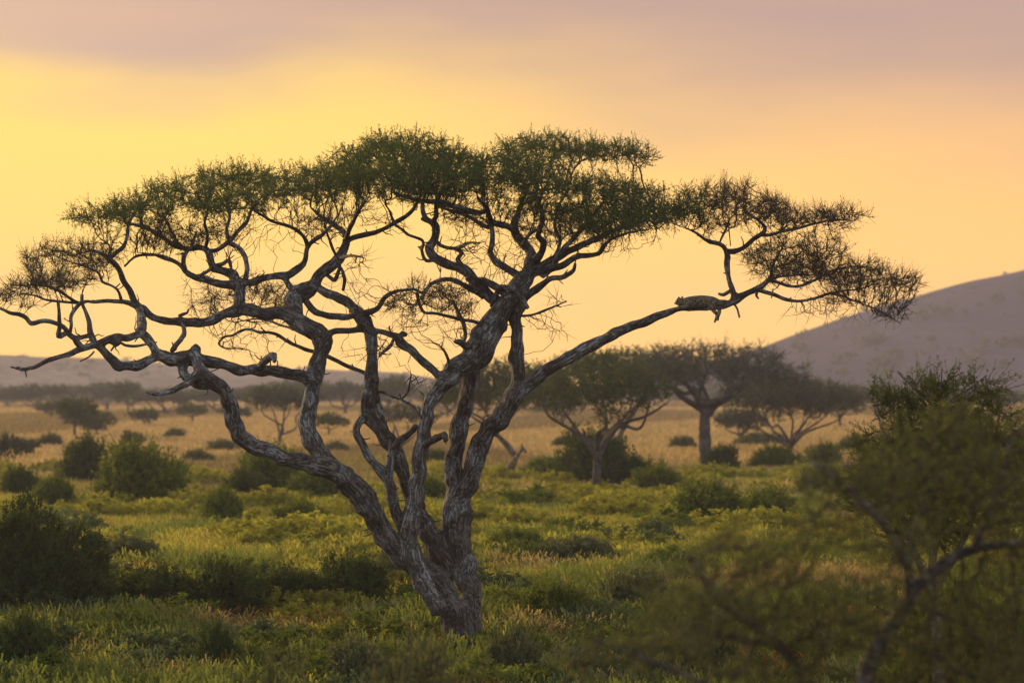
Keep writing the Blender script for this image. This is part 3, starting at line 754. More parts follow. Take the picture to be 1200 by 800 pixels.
# ================================================================== THE GIRAFFE (resting in the grass, far behind)
def giraffe_mat():
    m, t, o = new_mat('giraffe_coat')
    c = node(t, 'ShaderNodeTexCoord')
    v = node(t, 'ShaderNodeTexVoronoi', feature='DISTANCE_TO_EDGE', inp={'Vector': c.outputs['Object'], 'Scale': 4.2})
    col = mixc(t, sstep(t, v.outputs[0], 0.05, 0.10), (0.26, 0.19, 0.12), (0.11, 0.062, 0.035))
    s = node(t, 'ShaderNodeBsdfPrincipled', inp={'Base Color': col, 'Roughness': 0.85})
    t.links.new(s.outputs[0], o.inputs[0])
    return m
GDI = 166.0
GO = at(599, 556, GDI); GO[2] = gz(GO[0], GDI)
GPX = GDI / F
def gp(x, y, dd=0.0): return at(x, y, GDI + dd) - GO
def gch(*q): return [(gp(x, y, dd), r * GPX) for x, y, r, dd in q]
gch_ = [
 gch((597,553,6.0,.2),(598,549,6.0,.1),(600.5,543.5,4.6,-.1),(604.5,537,3.1,-.2),(608,531,2.4,-.25),(611,526.4,2.0,-.28),(612.6,523.4,1.9,-.28)),
 gch((612.2,524.2,2.2,-.28),(614.4,526.4,1.8,-.33),(616.4,529.2,1.25,-.38),(617.2,530.6,1.1,-.4)),
 gch((598,550.5,6.0,.2),(596.5,550.5,6.8,.9),(595,551.5,6.8,1.7),(594,553,4.5,2.2)),
 gch((599,554,3.2,-.1),(602,559,2.0,-.5),(597,561.5,1.3,-.5),(592,561.5,1.2,-.2)),
 gch((593,554,3.2,-.1),(590,559,2.0,-.5),(586,561.5,1.3,-.3)),
 gch((592,555,4.2,1.6),(594,559,2.8,1.0),(591,561.5,1.5,.8),(588,561.5,1.2,1.0)),
 gch((610.6,523.6,.9,-.45),(608.6,522.8,.5,-.6)), gch((613,522.8,.9,-.1),(613.6,522.2,.5,.1)),
 gch((592,550,1.0,2.3),(591,555,.5,2.4),(591,559,.8,2.4)),
]
v, f = blob(gch_, 12, 0.08)
me = remesh(make_mesh('giraffe', v, f, TWIG), 0.03, 3)
me.materials.clear(); me.materials.append(giraffe_mat())
me.polygons.foreach_set('use_smooth', np.ones(len(me.polygons), bool))
GIR = link('giraffe', me, None, GO)
tagp(GIR, 'giraffe resting in the green grass left of the dark round bush, neck raised', 'giraffe')
for q in (-.36, -.2):
    p0, p1 = gp(612.0, 522.8, q), gp(611.3, 519.6, q)
    v, f = seg_mesh(np.array([p0]), np.array([p1]), [0.035], [0.045], 6)
    link('horn', make_mesh('horn', v, f, BLACK), GIR)
small_ball('eye', gp(613.6, 524.8, -.42), 0.03, GIR, BLACK)

# ================================================================== TREE AND BUSH BUILDERS
def umbrella(seed, h, Rr, trunk_r, fork, n_attr, leaf, n_tw=4, n_leaf=8, tw_len=0.5, lean=(0, 0), nlimb=5, thick=0.16, droop=0.0,
             lm=None, step=0.35, squash=0.8, tw_r=0.012, leafdrop=0.0, blobs=9, spread=0.6):
    """Flat-topped thorn tree, base at the origin. Returns trunk, twig and foliage meshes."""
    g = np.random.default_rng(seed)
    ft = np.array([lean[0] * fork * h, lean[1] * fork * h, fork * h])
    tubes, sd = [], []
    c = catmull(np.array([[0, 0, -0.3], [ft[0] * .35 + g.normal(0, .05) * h * .1, ft[1] * .3, ft[2] * .45], list(ft)]), 0.25)
    n = len(c); rad = trunk_r * np.linspace(1.25, 0.85, n); rad[:3] *= 1.15
    tubes.append(tube_mesh(c, rad, 9, 0.15, 0.05, seed))
    cc = []
    for b in range(blobs):
        a = 2.4 * b + g.uniform(-.3, .3); q = Rr * (0.0 if b == 0 else g.uniform(0.35, 0.78))
        cx, cy = ft[0] * 0.5 + q * math.cos(a), ft[1] * 0.5 + q * math.sin(a) * squash
        top = h * (1 - thick * 0.5) - (q / Rr) ** 2 * h * 0.13 - g.uniform(0, 0.08) * h
        cc.append(((cx, cy, top), (Rr * g.uniform(.34, .5), Rr * g.uniform(.34, .5) * squash, h * thick * g.uniform(.4, .65))))
    for k in range(nlimb):
        a = 2 * math.pi * k / nlimb + g.uniform(-.4, .4); q = Rr * g.uniform(.4, .7)
        end = np.array([ft[0] + q * math.cos(a), ft[1] + q * math.sin(a) * squash, h * (1 - thick) - droop * h * .1 - g.uniform(0, .08) * h])
        m1 = ft + (end - ft) * .35 + g.normal(0, .05, 3) * h + np.array((0, 0, -.02 * h)); m2 = ft + (end - ft) * .7 + g.normal(0, .05, 3) * h
        s0 = c[int(n * g.uniform(.72, .98))]
        lc = catmull(np.array([s0, m1, m2, end]), 0.25); nn = len(lc)
        tubes.append(tube_mesh(lc, trunk_r * np.linspace(.62, .2, nn), 7, .15, 0, seed + k))
        sd += [tuple(x) for x in lc[2:]]
    A = np.concatenate([ellip(c0, r0, int(n_attr / len(cc)), g) for c0, r0 in cc])
    if droop:
        A[:, 2] -= droop * h * 0.22 * (np.hypot(A[:, 0], A[:, 1]) / Rr) ** 2
    P, par = colonize(sd, A, step, step * 1.35, 40, .3, .02, seed)
    ns = len(sd); rr, kids = node_radii(P, par, ns, tw_r, 2.3, trunk_r * .35)
    tw = twig_segments(P, par, rr, ns, 4)
    ix = np.array([i for i in range(ns, len(P)) if rr[i] < tw_r * 3.2])
    D = norm(P[ix] - P[par[ix]])
    t1, l1 = sprays(P[ix], D, n_tw, tw_len, tw_r * .7, n_leaf, leaf, spread, .22 - .5 * droop, g, leafdrop=leafdrop)
    tv, tf = merge([tw, t1])
    v, f = merge(tubes)
    return (make_mesh('trunk', v, f, FARBARK, True), make_mesh('twigs', tv, tf, FARTWIG),
            make_mesh('crown', l1[0], l1[1], lm or FARLEAF, tint=l1[2]))

def put_tree(meshes, name, label, cat, x, ybase=None, d=None, sc=1.0, rz=0.0, group=None, parts_=('trunk', 'twigs', 'crown')):
    d = d or ground_d(ybase)
    p = at(x, 450, d); z = gz(p[0], d)
    o = empty(name, (p[0], d, z)); o.rotation_euler.z = rz
    o.scale = (sc, sc, sc) if not isinstance(sc, tuple) else sc
    tagp(o, label, cat, group)
    for nm, m in zip(parts_, meshes):
        c = link(nm, m, o)
        if nm != 'trunk': c['kind'] = 'stuff'
    return o

def bush_mesh(seed, n, mat, leaf=0.05, lumps=9, tall=1.0, n_tw=4, n_leaf=9, tw=0.16, open_=0.5, up=0.25):
    """Leafy shrub of unit radius, base at the origin."""
    g = np.random.default_rng(seed)
    cs = []
    for b in range(lumps):
        a = 2.4 * b + g.uniform(-.4, .4); q = 0.0 if b == 0 else g.uniform(.25, .68)
        z = tall * (g.uniform(.45, .72) if b else .72) * (1 - .35 * q)
        cs.append((np.array([q * math.cos(a), q * math.sin(a), z]), g.uniform(.26, .42), g.uniform(.24, .36) * tall))
        if b % 2: cs.append((np.array([q * 1.15 * math.cos(a + .5), q * 1.15 * math.sin(a + .5), tall * .24]), g.uniform(.26, .36), .24 * tall))
    P, D, st0, st1 = [], [], [], []
    for c0, r, rz_ in cs:
        k = int(n / len(cs)); vv = norm(g.normal(0, 1, (k, 3)))
        s = 1 - (1 - open_) * g.random(k) ** 1.5 * 1.0
        P.append(c0 + vv * s[:, None] * np.array((r, r, rz_))); D.append(vv)
        for _ in range(7):
            e = c0 + norm(g.normal(0, 1, 3)) * r * .7
            b0 = np.array([g.uniform(-.08, .08), g.uniform(-.08, .08), -.05]); m_ = (b0 + e) / 2 + g.normal(0, .06, 3)
            st0 += [b0, m_]; st1 += [m_, e]
    P, D = np.concatenate(P), np.concatenate(D)
    okk = P[:, 2] > 0.02; P, D = P[okk], D[okk]
    t1, l1 = sprays(P, D, n_tw, tw, .005, n_leaf, leaf, .6, up, g)
    st = seg_mesh(np.array(st0), np.array(st1), np.full(len(st0), .016), np.full(len(st0), .010), 4)
    tv, tf = merge([t1, st])
    return (make_mesh('stems', tv, tf, TWIG), make_mesh('leaves', l1[0], l1[1], mat, tint=l1[2]))

# ------------------------------------------------------------------ mid-distance acacias
GRP = 'flat-topped acacias standing on the plain'
put_tree(umbrella(21, 8.6, 5.8, .23, .36, 950, .10, 4, 12, .55, (.06, 0), 7, .27, .45, FARLEAF, .32, blobs=10), 'acacia_tree',
         'acacia with a dark forked trunk just in front of the dark round bush', 'tree', 697, 578, group=GRP)
put_tree(umbrella(36, 10.3, 8.0, .42, .50, 1300, .12, 5, 6, .85, (-.03, 0), 8, .22, .75, FARGREY, .36, leafdrop=.15, tw_r=.018), 'acacia_tree',
         'grey drooping acacia with a single thick straight pale trunk', 'tree', 828, 545, group=GRP)
put_tree(umbrella(43, 7.2, 8.0, .22, .16, 1150, .15, 4, 9, .80, (.05, 0), 8, .30, .45, FARGREY, .38, tw_r=.016), 'acacia_tree',
         'low wide acacia right of the straight pale trunk, its limbs forking near the ground', 'tree', 926, 531, group=GRP)
put_tree(umbrella(51, 9.8, 6.6, .20, .60, 900, .15, 4, 10, .65, (.55, .2), 5, .22, .1, FARLEAF, .38, tw_r=.016), 'acacia_tree',
         'green-topped acacia behind the dark round bush, between two darker crowns', 'tree', 712, 538, group=GRP)
put_tree(umbrella(64, 8.8, 6.6, .20, .36, 1000, .15, 4, 12, .70, (-.85, .1), 6, .34, .35, FARLEAF, .38, tw_r=.016), 'acacia_tree',
         'acacia with a leaning trunk behind the giraffe, crown behind the big trunk', 'tree', 611, 539, group=GRP)
put_tree(umbrella(72, 6.6, 4.8, .20, .22, 560, .17, 4, 9, .6, (.02, 0), 5, .26, .1, FARGREY, .38, tw_r=.016), 'acacia_tree',
         'small umbrella acacia with a forked trunk, seen between the two left limbs', 'tree', 328, 521, group=GRP)
put_tree(umbrella(83, 5.2, 4.2, .20, .25, 300, .16, 4, 9, .6, (0, 0), 5, .3, .3, FARGREY, .38, tw_r=.016), 'acacia_tree',
         'small brownish acacia behind the giraffe tree, left of the pale plain gap', 'tree', 470, 528, group=GRP)
# farther acacias share four shapes
FT = [umbrella(101, 6.0, 5.6, .26, .30, 240, .27, 5, 11, .8, (0, 0), 5, .34, .3, FARGREY, .55, tw_r=.022),
      umbrella(102, 6.0, 4.6, .24, .42, 220, .27, 5, 11, .8, (.1, 0), 5, .38, .1, FARLEAF, .55, tw_r=.022),
      umbrella(103, 6.0, 7.0, .28, .26, 280, .27, 5, 11, .8, (-.05, 0), 6, .34, .4, FARGREY, .6, tw_r=.022),
      umbrella(104, 6.0, 3.4, .20, .35, 180, .27, 5, 11, .8, (.05, 0), 4, .5, .2, FARLEAF, .5, tw_r=.022)]
FG = 'far acacias dotted over the golden plain'
far = [ # x, base y, top y, half width px, shape, label
 (44, 482, 452, 34, 2, 'far wide acacia near the left edge under the long bare limb'),
 (126, 480, 449, 30, 0, 'far acacia right behind the cone-shaped little tree on the left'),
 (88, 512, 466, 20, 3, 'tall thin-stemmed acacia on the left plain beside a dark cone-shaped one'),
 (114, 510, 482, 20, 1, 'dark low cone-shaped tree right of the tall thin-stemmed acacia'),
 (155, 529, 505, 14, 1, 'tiny lone umbrella tree above the green bushes on the left'),
 (10, 552, 509, 19, 0, 'round-crowned acacia cut by the left edge of the picture'),
 (150, 486, 448, 15, 3, 'narrow ragged tree below the hooked stub of the left limb'),
 (193, 488, 458, 40, 2, 'wide low acacia below the drooping grey stub'),
 (250, 484, 455, 34, 0, 'far acacia behind the S-bend of the left limb'),
 (352, 480, 446, 38, 2, 'far acacia behind the riser left of the small umbrella acacia'),
 (405, 486, 449, 34, 0, 'wide far acacia between the riser and the middle stem'),
 (455, 488, 442, 30, 1, 'far acacia crown seen between the middle stems'),
 (300, 478, 452, 26, 0, 'far low acacia left of the small umbrella acacia'),
 (1176, 489, 459, 24, 0, 'dark umbrella acacia by the right edge on the plain'),
 (1128, 482, 458, 26, 2, 'pale far acacia behind the young thorn tree'),
 (1030, 486, 455, 34, 2, 'far acacia right of the low wide one under the hill'),
 (868, 520, 480, 30, 0, 'greyish acacia between the straight trunk and the low wide acacia'),
 (660, 500, 462, 26, 1, 'far acacia behind the crown left of the round bush'),
 (8, 478, 456, 26, 0, 'pale far acacia in the haze at the left edge'),
 (75, 474, 452, 24, 2, 'pale far acacia in the haze behind the thin-stemmed one'),
 (525, 490, 455, 30, 0, 'far acacia between the front stem and the centre stems'),
 (60, 492, 470, 16, 1, 'small acacia left of the tall thin-stemmed one on the plain'),
 (170, 500, 480, 14, 3, 'small narrow tree above the big round green bush on the left'),
 (226, 496, 474, 18, 1, 'small dark acacia below the drooping grey stub, right of the wide low one'),
 (275, 500, 476, 16, 1, 'little acacia left of the small umbrella acacia'),
 (385, 512, 486, 18, 1, 'little acacia just right of the riser, in front of the wide far one'),
 (30, 530, 512, 14, 3, 'slim little tree right of the round-crowned edge acacia'),
 (985, 500, 465, 26, 1, 'far bushy acacia behind the right end of the low wide one'),
]
for i, (x, yb, yt, hw, k, lab) in enumerate(far):
    d = ground_d(yb); pm = d / F
    base_w = {0: 5.6, 1: 4.6, 2: 7.0, 3: 3.4}[k]
    put_tree(FT[k], 'acacia_tree', lab, 'tree', x, d=d, sc=(1.4 * hw * pm / base_w, 1.4 * hw * pm / base_w, ((yb - yt) * pm + .5) / 5.7), rz=i * 1.3, group=FG)

# ------------------------------------------------------------------ bushes
BT = {}
for mi, mt_ in enumerate((BUSH, BUSHD, BUSHG)):
    for k in range(3):
        BT[mi, k] = bush_mesh(200 + mi * 10 + k, 560, mt_, .070, 10 + k, .95, 4, 11, .30, .35)
BG = 'rounded bushes scattered through the green grass'
bushes = [ # x, base y, top y, half width px, material, label
 (163, 588, 528, 52, 0, 'big round green bush on the left, the largest of the mid-distance row'),
 (104, 563, 521, 30, 1, 'dark bush behind and left of the big round green one'),
 (64, 592, 562, 24, 0, 'small yellow-green bush between the dark corner bush and the big round one'),
 (24, 575, 552, 26, 1, 'low dark bush at the left edge on the golden grass'),
 (318, 576, 530, 42, 0, 'leafy bush touching the underside of the left limb'),
 (372, 583, 548, 34, 0, 'low bush just right of where the left limb bends'),
 (285, 580, 553, 26, 1, 'low dark bush left of the bush under the limb'),
 (262, 610, 577, 27, 0, 'lone bright green bush in open grass left of the trunk'),
 (697, 564, 512, 44, 1, 'dark round bush behind the forked acacia trunk'),
 (742, 564, 538, 24, 1, 'smaller dark bush leaning on the right of the dark round one'),
 (770, 572, 546, 32, 0, 'low green bush between the round bush and the pale trunk'),
 (846, 548, 526, 19, 1, 'small dark bush at the foot of the straight pale trunk'),
 (908, 546, 526, 28, 0, 'green bush under the low wide acacia'),
 (966, 545, 524, 24, 0, 'green bush right of the low wide acacia forks'),
 (890, 522, 510, 30, 2, 'grey bush behind the green one under the low wide acacia'),
 (835, 608, 572, 48, 0, 'broad green bush in the grass below the straight pale trunk'),
 (905, 612, 580, 40, 0, 'green bush left of the blurred foreground branches'),
 (640, 556, 540, 30, 0, 'low green shrub right of the giraffe'),
 (262, 528, 517, 22, 2, 'grey scrub patch on the golden plain under the left limb'),
 (350, 610, 588, 34, 0, 'low yellow-green shrub left of the heavy limb'),
 (500, 585, 562, 26, 0, 'low green shrub behind the slender stems'),
 (605, 640, 622, 40, 0, 'flat green shrub right of the trunk'),
 (680, 648, 630, 44, 2, 'sage-grey shrub right of the flat green one'),
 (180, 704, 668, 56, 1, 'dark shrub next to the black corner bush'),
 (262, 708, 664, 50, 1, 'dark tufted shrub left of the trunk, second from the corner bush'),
 (338, 702, 668, 46, 1, 'dark shrub in the middle of the dark row left of the trunk'),
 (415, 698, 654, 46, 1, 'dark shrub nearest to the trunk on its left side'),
 (655, 712, 684, 46, 0, 'low green shrub right of the trunk base'),
 (748, 706, 672, 40, 2, 'dark-green shrub farther right of the trunk base'),
 (600, 782, 738, 34, 2, 'leafy weed bush touching the right side of the trunk base'),
 (255, 772, 734, 26, 1, 'small nearly black bush in the front grass left of the trunk'),
 (150, 648, 630, 40, 2, 'sage-grey low shrub right of the corner bush'),
 (470, 672, 640, 34, 2, 'greyish low shrub under the leaning trunk'),
 (1120, 800, 690, 70, 0, 'tall green bush behind the blurred branches at the right'),
 (1195, 806, 716, 60, 0, 'green bush at the right edge below the blurred crown'),
 (820, 776, 716, 40, 2, 'grey-green shrub behind the blurred twigs at the bottom'),
 (420, 790, 752, 40, 2, 'sage shrub in the front grass left of the trunk foot'),
 (30, 780, 728, 50, 1, 'low dark shrub in the bottom left corner'),
 (960, 575, 552, 24, 1, 'small dark shrub left of the young thorn tree'),
 (112, 505, 494, 14, 2, 'small grey bush at the foot of the cone-shaped little tree'),
 (60, 520, 509, 14, 2, 'small hazy bush on the golden plain left of the tall thin-stemmed acacia'),
 (205, 512, 503, 13, 2, 'small hazy bush on the plain under the hooked grey stub'),
 (232, 540, 528, 18, 2, 'grey-green bush at the edge of the gold grass left of the S-bend'),
 (150, 545, 534, 16, 2, 'dusty bush right behind the big round green one'),
 (392, 530, 520, 16, 2, 'dusty bush between riser and slender stems'),
 (660, 522, 511, 14, 1, 'small dark bush above and left of the dark round bush'),
 (800, 524, 512, 16, 2, 'dusty bush left of the straight pale trunk foot'),
 (505, 545, 532, 20, 1, 'dark low bush seen through the slender stems'),
 (1000, 530, 516, 20, 2, 'dusty bush far right of the low wide acacia'),
 (205, 566, 545, 22, 0, 'small green bush right of the big round one'),
]
for i, (x, yb, yt, hw, mi, lab) in enumerate(bushes):
    d = ground_d(yb); pm = d / F; p = at(x, 450, d)
    o = empty('bush', (p[0], d, gz(p[0], d) - 0.05)); tagp(o, lab, 'bush', BG)
    o.rotation_euler.z = i * 2.1
    o.scale = (hw * pm / .92, hw * pm / .92, ((yb - yt) * pm + .38) / .86)
    st, lv = BT[mi, (i * 2 + i // 3) % 3]
    tagp(link('stems', st, o), kind='stuff'); tagp(link('leaves', lv, o), kind='stuff')
# the big dark bush in the left corner
d = ground_d(712); p = at(30, 450, d)
o = empty('bush', (p[0], d, gz(p[0], d) - .1)); o.scale = (2.2, 1.9, 3.4)
tagp(o, 'large dense almost black-green bush at the left edge, tallest of the near bushes', 'bush', BG)
st, lv = bush_mesh(333, 2600, BUSHD, .032, 14, .98, 4, 9, .10)
tagp(link('stems', st, o), kind='stuff'); tagp(link('leaves', lv, o), kind='stuff')

# ------------------------------------------------------------------ the near thorn trees on the right, out of focus
def thorn_tree(name, label, d0, stems, clumps_, base, leafm, leaf, n_tw, n_leaf, tw, tw_r, step, seed, up=.3, spread=.55, drop=0.2):
    tubes, sd, ls = [], [], []
    for pts in stems:
        c = catmull(np.array([list(at(x, y, d0 + dd)) + [r * d0 / F] for x, y, r, dd in pts]), .10)
        tubes.append(tube_mesh(c[:, :3], c[:, 3], 8, .14, 0, seed)); sd += [tuple(q) for q in c[:, :3][::2] if q[2] > 1.0]
    g = np.random.default_rng(seed)
    A = np.concatenate([np.array([at(q[0], q[1], d0 + q[2]) for q in ellip((x, y, dd), (rx, ry, rd), n, g)]) for x, y, rx, ry, dd, rd, n in clumps_])
    P, par = colonize(sd, A, step, step * 1.4, 40, .25, .03, seed)
    ns = len(sd); rr, kids = node_radii(P, par, ns, tw_r, 2.2, .05)
    tws = twig_segments(P, par, rr, ns, 4)
    ix = np.array([i for i in range(ns, len(P)) if rr[i] < tw_r * 3])
    D = norm(P[ix] - P[par[ix]])
    t1, l1 = sprays(P[ix], D, n_tw, tw, tw_r * .7, n_leaf, leaf, spread, up, g, leafdrop=drop, lw=.15, align=1.1)
    O = np.array([base[0], base[1], gz(base[0], base[1])])
    root = empty(name, O); tagp(root, label, 'tree')
    v, f = merge(tubes); link('trunk', make_mesh('trunk', v - O, f, FARBARK, True), root)
    v, f = merge([tws, t1]); tagp(link('twigs', make_mesh('twigs', v - O, f, TWIG), root), kind='stuff')
    tagp(link('crown', make_mesh('crown', l1[0] - O, l1[1], leafm, tint=l1[2]), root), kind='stuff')
    print(name, len(P) - ns, len(l1[1]))
    return root

ND = 22.0
bx = at(1000, 450, ND)[0]
def gb(dx): return (600 + (bx + dx) * F / ND, 1240, 0)
thorn_tree('thorn_tree', 'out-of-focus thorn tree filling the lower right corner, its forked grey stem rising from below', ND, [
  [(1000,1262,14,0),(1003,1100,12,0),(1000,930,11,0),(1012,800,10,0),(1030,755,9,0),(1054,722,9,0),(1072,690,8.5,.1),(1092,672,7.5,.2),(1112,655,7,.3),(1140,643,6.5,.4),(1170,638,6,.5),(1205,636,5.5,.6),(1240,625,4,.8)],
  [(1066,704,7.5,0),(1066,680,7,-.1),(1060,655,6.5,-.1),(1048,632,6,-.2),(1034,612,5.5,-.2),(1018,596,5,-.3),(1000,580,4.2,-.3),(978,560,3.2,-.4),(952,542,2.4,-.5)],
  [(1064,668,5,0),(1070,630,4.5,.3),(1080,590,4,.5),(1086,550,3.2,.6),(1096,510,2.4,.6)],
  [(1140,643,4.5,.3),(1160,600,4,.4),(1175,560,3.2,.4),(1182,520,2.4,.4)],
  [(985,1262,11,.1),(970,1050,10,.1),(950,880,9,0),(940,800,8,0),(928,772,7,-.1),(908,752,6.2,-.2),(884,734,5.6,-.3),(860,718,4.8,-.4),(838,700,4,-.5),(822,676,3,-.6),(806,650,2.2,-.7)],
  [(905,750,4,-.2),(880,752,3.4,-.3),(850,744,3,-.4),(820,738,2.4,-.5),(790,740,2,-.5)],
  [(950,860,4.5,-.2),(900,840,4,-.5),(850,810,3.6,-.8),(800,790,3,-.9),(740,765,2.2,-1),(690,745,1.6,-1)],
 ], [
  (1150,560,70,55,.3,.8,240),(1090,560,60,55,.4,.8,200),(1030,570,60,45,-.1,.7,180),(975,570,45,35,-.4,.6,80),(1180,620,50,40,.6,.7,110),(1110,500,70,25,.4,.5,80),
  (1050,640,60,45,-.2,.8,110),(860,660,65,40,-.5,.7,180),(900,710,65,50,-.3,.8,200),(820,720,65,50,-.5,.8,180),(940,650,50,45,-.4,.6,90),(770,762,70,34,-.9,.7,80),(700,776,55,26,-1,.6,40),
  (990,730,60,55,-.2,.8,180),(1200,520,40,50,.5,.5,70),(900,780,80,40,-.5,.7,90),(1060,740,60,60,.3,.8,160),(1130,720,70,60,.5,.8,170),(1190,700,50,60,.5,.7,130),(1150,790,70,40,.2,.8,120),(1030,800,60,30,.2,.6,50),
  (840,690,40,30,-.6,.4,40),(790,700,40,25,-.7,.4,30),
 ], (at(1000,450,ND)[0], ND), OLIVE, .036, 5, 9, .28, .0054, .12, 401, drop=.25)

YD = 48.0
thorn_tree('thorn_tree', 'young green thorn tree with long spiky top shoots against the hill at the right', YD, [
  [(1100,815,7,0),(1098,740,6,0),(1092,680,5.5,0),(1096,620,5,0),(1094,560,4,0),(1096,510,2.4,0),(1102,470,1.1,0),(1104,430,.5,0)],
  [(1094,700,4.5,0),(1070,640,4,-.2),(1050,580,3.4,-.3),(1040,530,2.6,-.3),(1030,490,1.0,-.3),(1016,462,.5,-.3)],
  [(1096,690,4.5,0),(1130,630,4,.3),(1150,570,3.4,.4),(1165,520,2.6,.4),(1172,482,.8,.4)],
  [(1095,600,3,0),(1078,540,2.4,.3),(1066,490,1.1,.5),(1056,450,.5,.5)],
  [(1096,560,2.6,0),(1118,510,2,-.3),(1128,475,1.0,-.4),(1150,444,.5,-.4)],
  [(1104,480,1.6,0),(1118,466,1.2,0),(1138,455,.8,.1),(1155,440,.6,.1)],
  [(1101,486,1.6,0),(1084,466,1.2,0),(1066,450,.9,0),(1052,436,.6,0)],
  [(1103,455,1.2,0),(1112,444,.9,0),(1130,436,.6,0)],[(1104,462,1.1,0),(1094,444,.8,.1),(1090,434,.5,.1)],
 ], [
  (1095,520,55,40,0,.8,330),(1050,540,50,45,-.3,.7,240),(1150,530,55,40,.3,.7,260),(1100,600,80,55,0,.9,300),(1180,560,40,50,.3,.6,140),(1100,475,45,22,0,.5,110),(1060,480,32,16,.2,.4,50),
  (1150,480,35,16,0,.4,46),(1020,580,30,30,-.3,.5,60),(1104,452,40,15,0,.4,60),(1040,470,24,10,0,.4,26),(1150,455,24,10,0,.4,24),
 ], (at(1100,450,YD)[0], YD), leaf_mat('young_leaf', (.075,.105,.022), (.16,.19,.045), .4), .052, 6, 22, .50, .0060, .13, 402, .42, .45, .05)

# blurred low shrub at the bottom centre
d = 31.0
for x, sc, lab, sd_ in ((480, (1.35, 1.1, 3.0), 'blurred grey-green shrub at the bottom centre in front of the trunk foot', 71), (330, (1.0, 1.0, 2.72), 'blurred low shrub at the bottom edge left of the grey-green one', 72)):
    p = at(x, 450, d); o = empty('bush', (p[0], d, 0)); o.scale = sc
    tagp(o, lab, 'bush', 'out-of-focus shrubs along the bottom edge')
    st, lv = bush_mesh(500 + sd_, 900, BUSHG, .030, 9, .95, 4, 9, .14)
    tagp(link('stems', st, o), kind='stuff'); tagp(link('leaves', lv, o), kind='stuff')

# ================================================================== GROUND AND HILLS
def grid_mesh(name, xs, ys, hf, mat):
    """xs(t, y): x of column t."""
    V = np.array([[x, y, hf(x, y)] for y in ys for x in xs(y)])
    nx = len(xs(ys[0])); ny = len(ys)
    i = np.arange(nx - 1)[None] + np.arange(ny - 1)[:, None] * nx
    Q = np.stack([i, i + 1, i + nx + 1, i + nx], -1).reshape(-1, 4)
    return make_mesh(name, V, Q, mat, True)

m, t, o_ = new_mat('soil_and_thatch')
c = node(t, 'ShaderNodeTexCoord'); sp_ = node(t, 'ShaderNodeSeparateXYZ', inp={0: c.outputs['Object']})
mpg = node(t, 'ShaderNodeMapping', inp={0: c.outputs['Object'], 3: (1.0, 0.33, 1.0)})
na = node(t, 'ShaderNodeTexNoise', inp={'Vector': mpg.outputs[0], 'Scale': 0.035, 'Detail': 5.0, 'Roughness': .6})
nb = node(t, 'ShaderNodeTexNoise', inp={'Vector': mpg.outputs[0], 'Scale': 0.5, 'Detail': 6.0, 'Roughness': .7})
nc = node(t, 'ShaderNodeTexNoise', inp={'Vector': c.outputs['Object'], 'Scale': 6.0, 'Detail': 6.0, 'Roughness': .7})
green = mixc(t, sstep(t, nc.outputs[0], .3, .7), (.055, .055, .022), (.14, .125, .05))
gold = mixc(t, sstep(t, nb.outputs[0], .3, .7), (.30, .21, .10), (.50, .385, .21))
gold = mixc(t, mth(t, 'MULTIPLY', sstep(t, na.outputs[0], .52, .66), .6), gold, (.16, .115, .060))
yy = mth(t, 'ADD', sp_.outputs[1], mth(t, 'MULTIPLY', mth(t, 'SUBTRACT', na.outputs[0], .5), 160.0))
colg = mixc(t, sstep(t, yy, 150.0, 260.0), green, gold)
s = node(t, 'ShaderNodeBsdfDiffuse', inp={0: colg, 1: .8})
t.links.new(s.outputs[0], o_.inputs[0])
GROUND = m
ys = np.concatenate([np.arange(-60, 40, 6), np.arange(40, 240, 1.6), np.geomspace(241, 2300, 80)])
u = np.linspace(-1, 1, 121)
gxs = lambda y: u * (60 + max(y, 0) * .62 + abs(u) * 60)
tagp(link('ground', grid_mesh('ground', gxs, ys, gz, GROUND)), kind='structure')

m, t, o_ = new_mat('hill_scrub_slope')
c = node(t, 'ShaderNodeTexCoord')
n1 = node(t, 'ShaderNodeTexNoise', inp={'Vector': c.outputs['Object'], 'Scale': .012, 'Detail': 7.0, 'Roughness': .65})
n2 = node(t, 'ShaderNodeTexNoise', inp={'Vector': c.outputs['Object'], 'Scale': .09, 'Detail': 5.0, 'Roughness': .7})
hc = mixc(t, sstep(t, n1.outputs[0], .35, .65), (.075, .064, .075), (.105, .088, .098))
hc = mixc(t, sstep(t, n2.outputs[0], .48, .62), hc, (.07, .062, .07))
s = node(t, 'ShaderNodeBsdfDiffuse', inp={0: hc}); t.links.new(s.outputs[0], o_.inputs[0])
HILLM = m

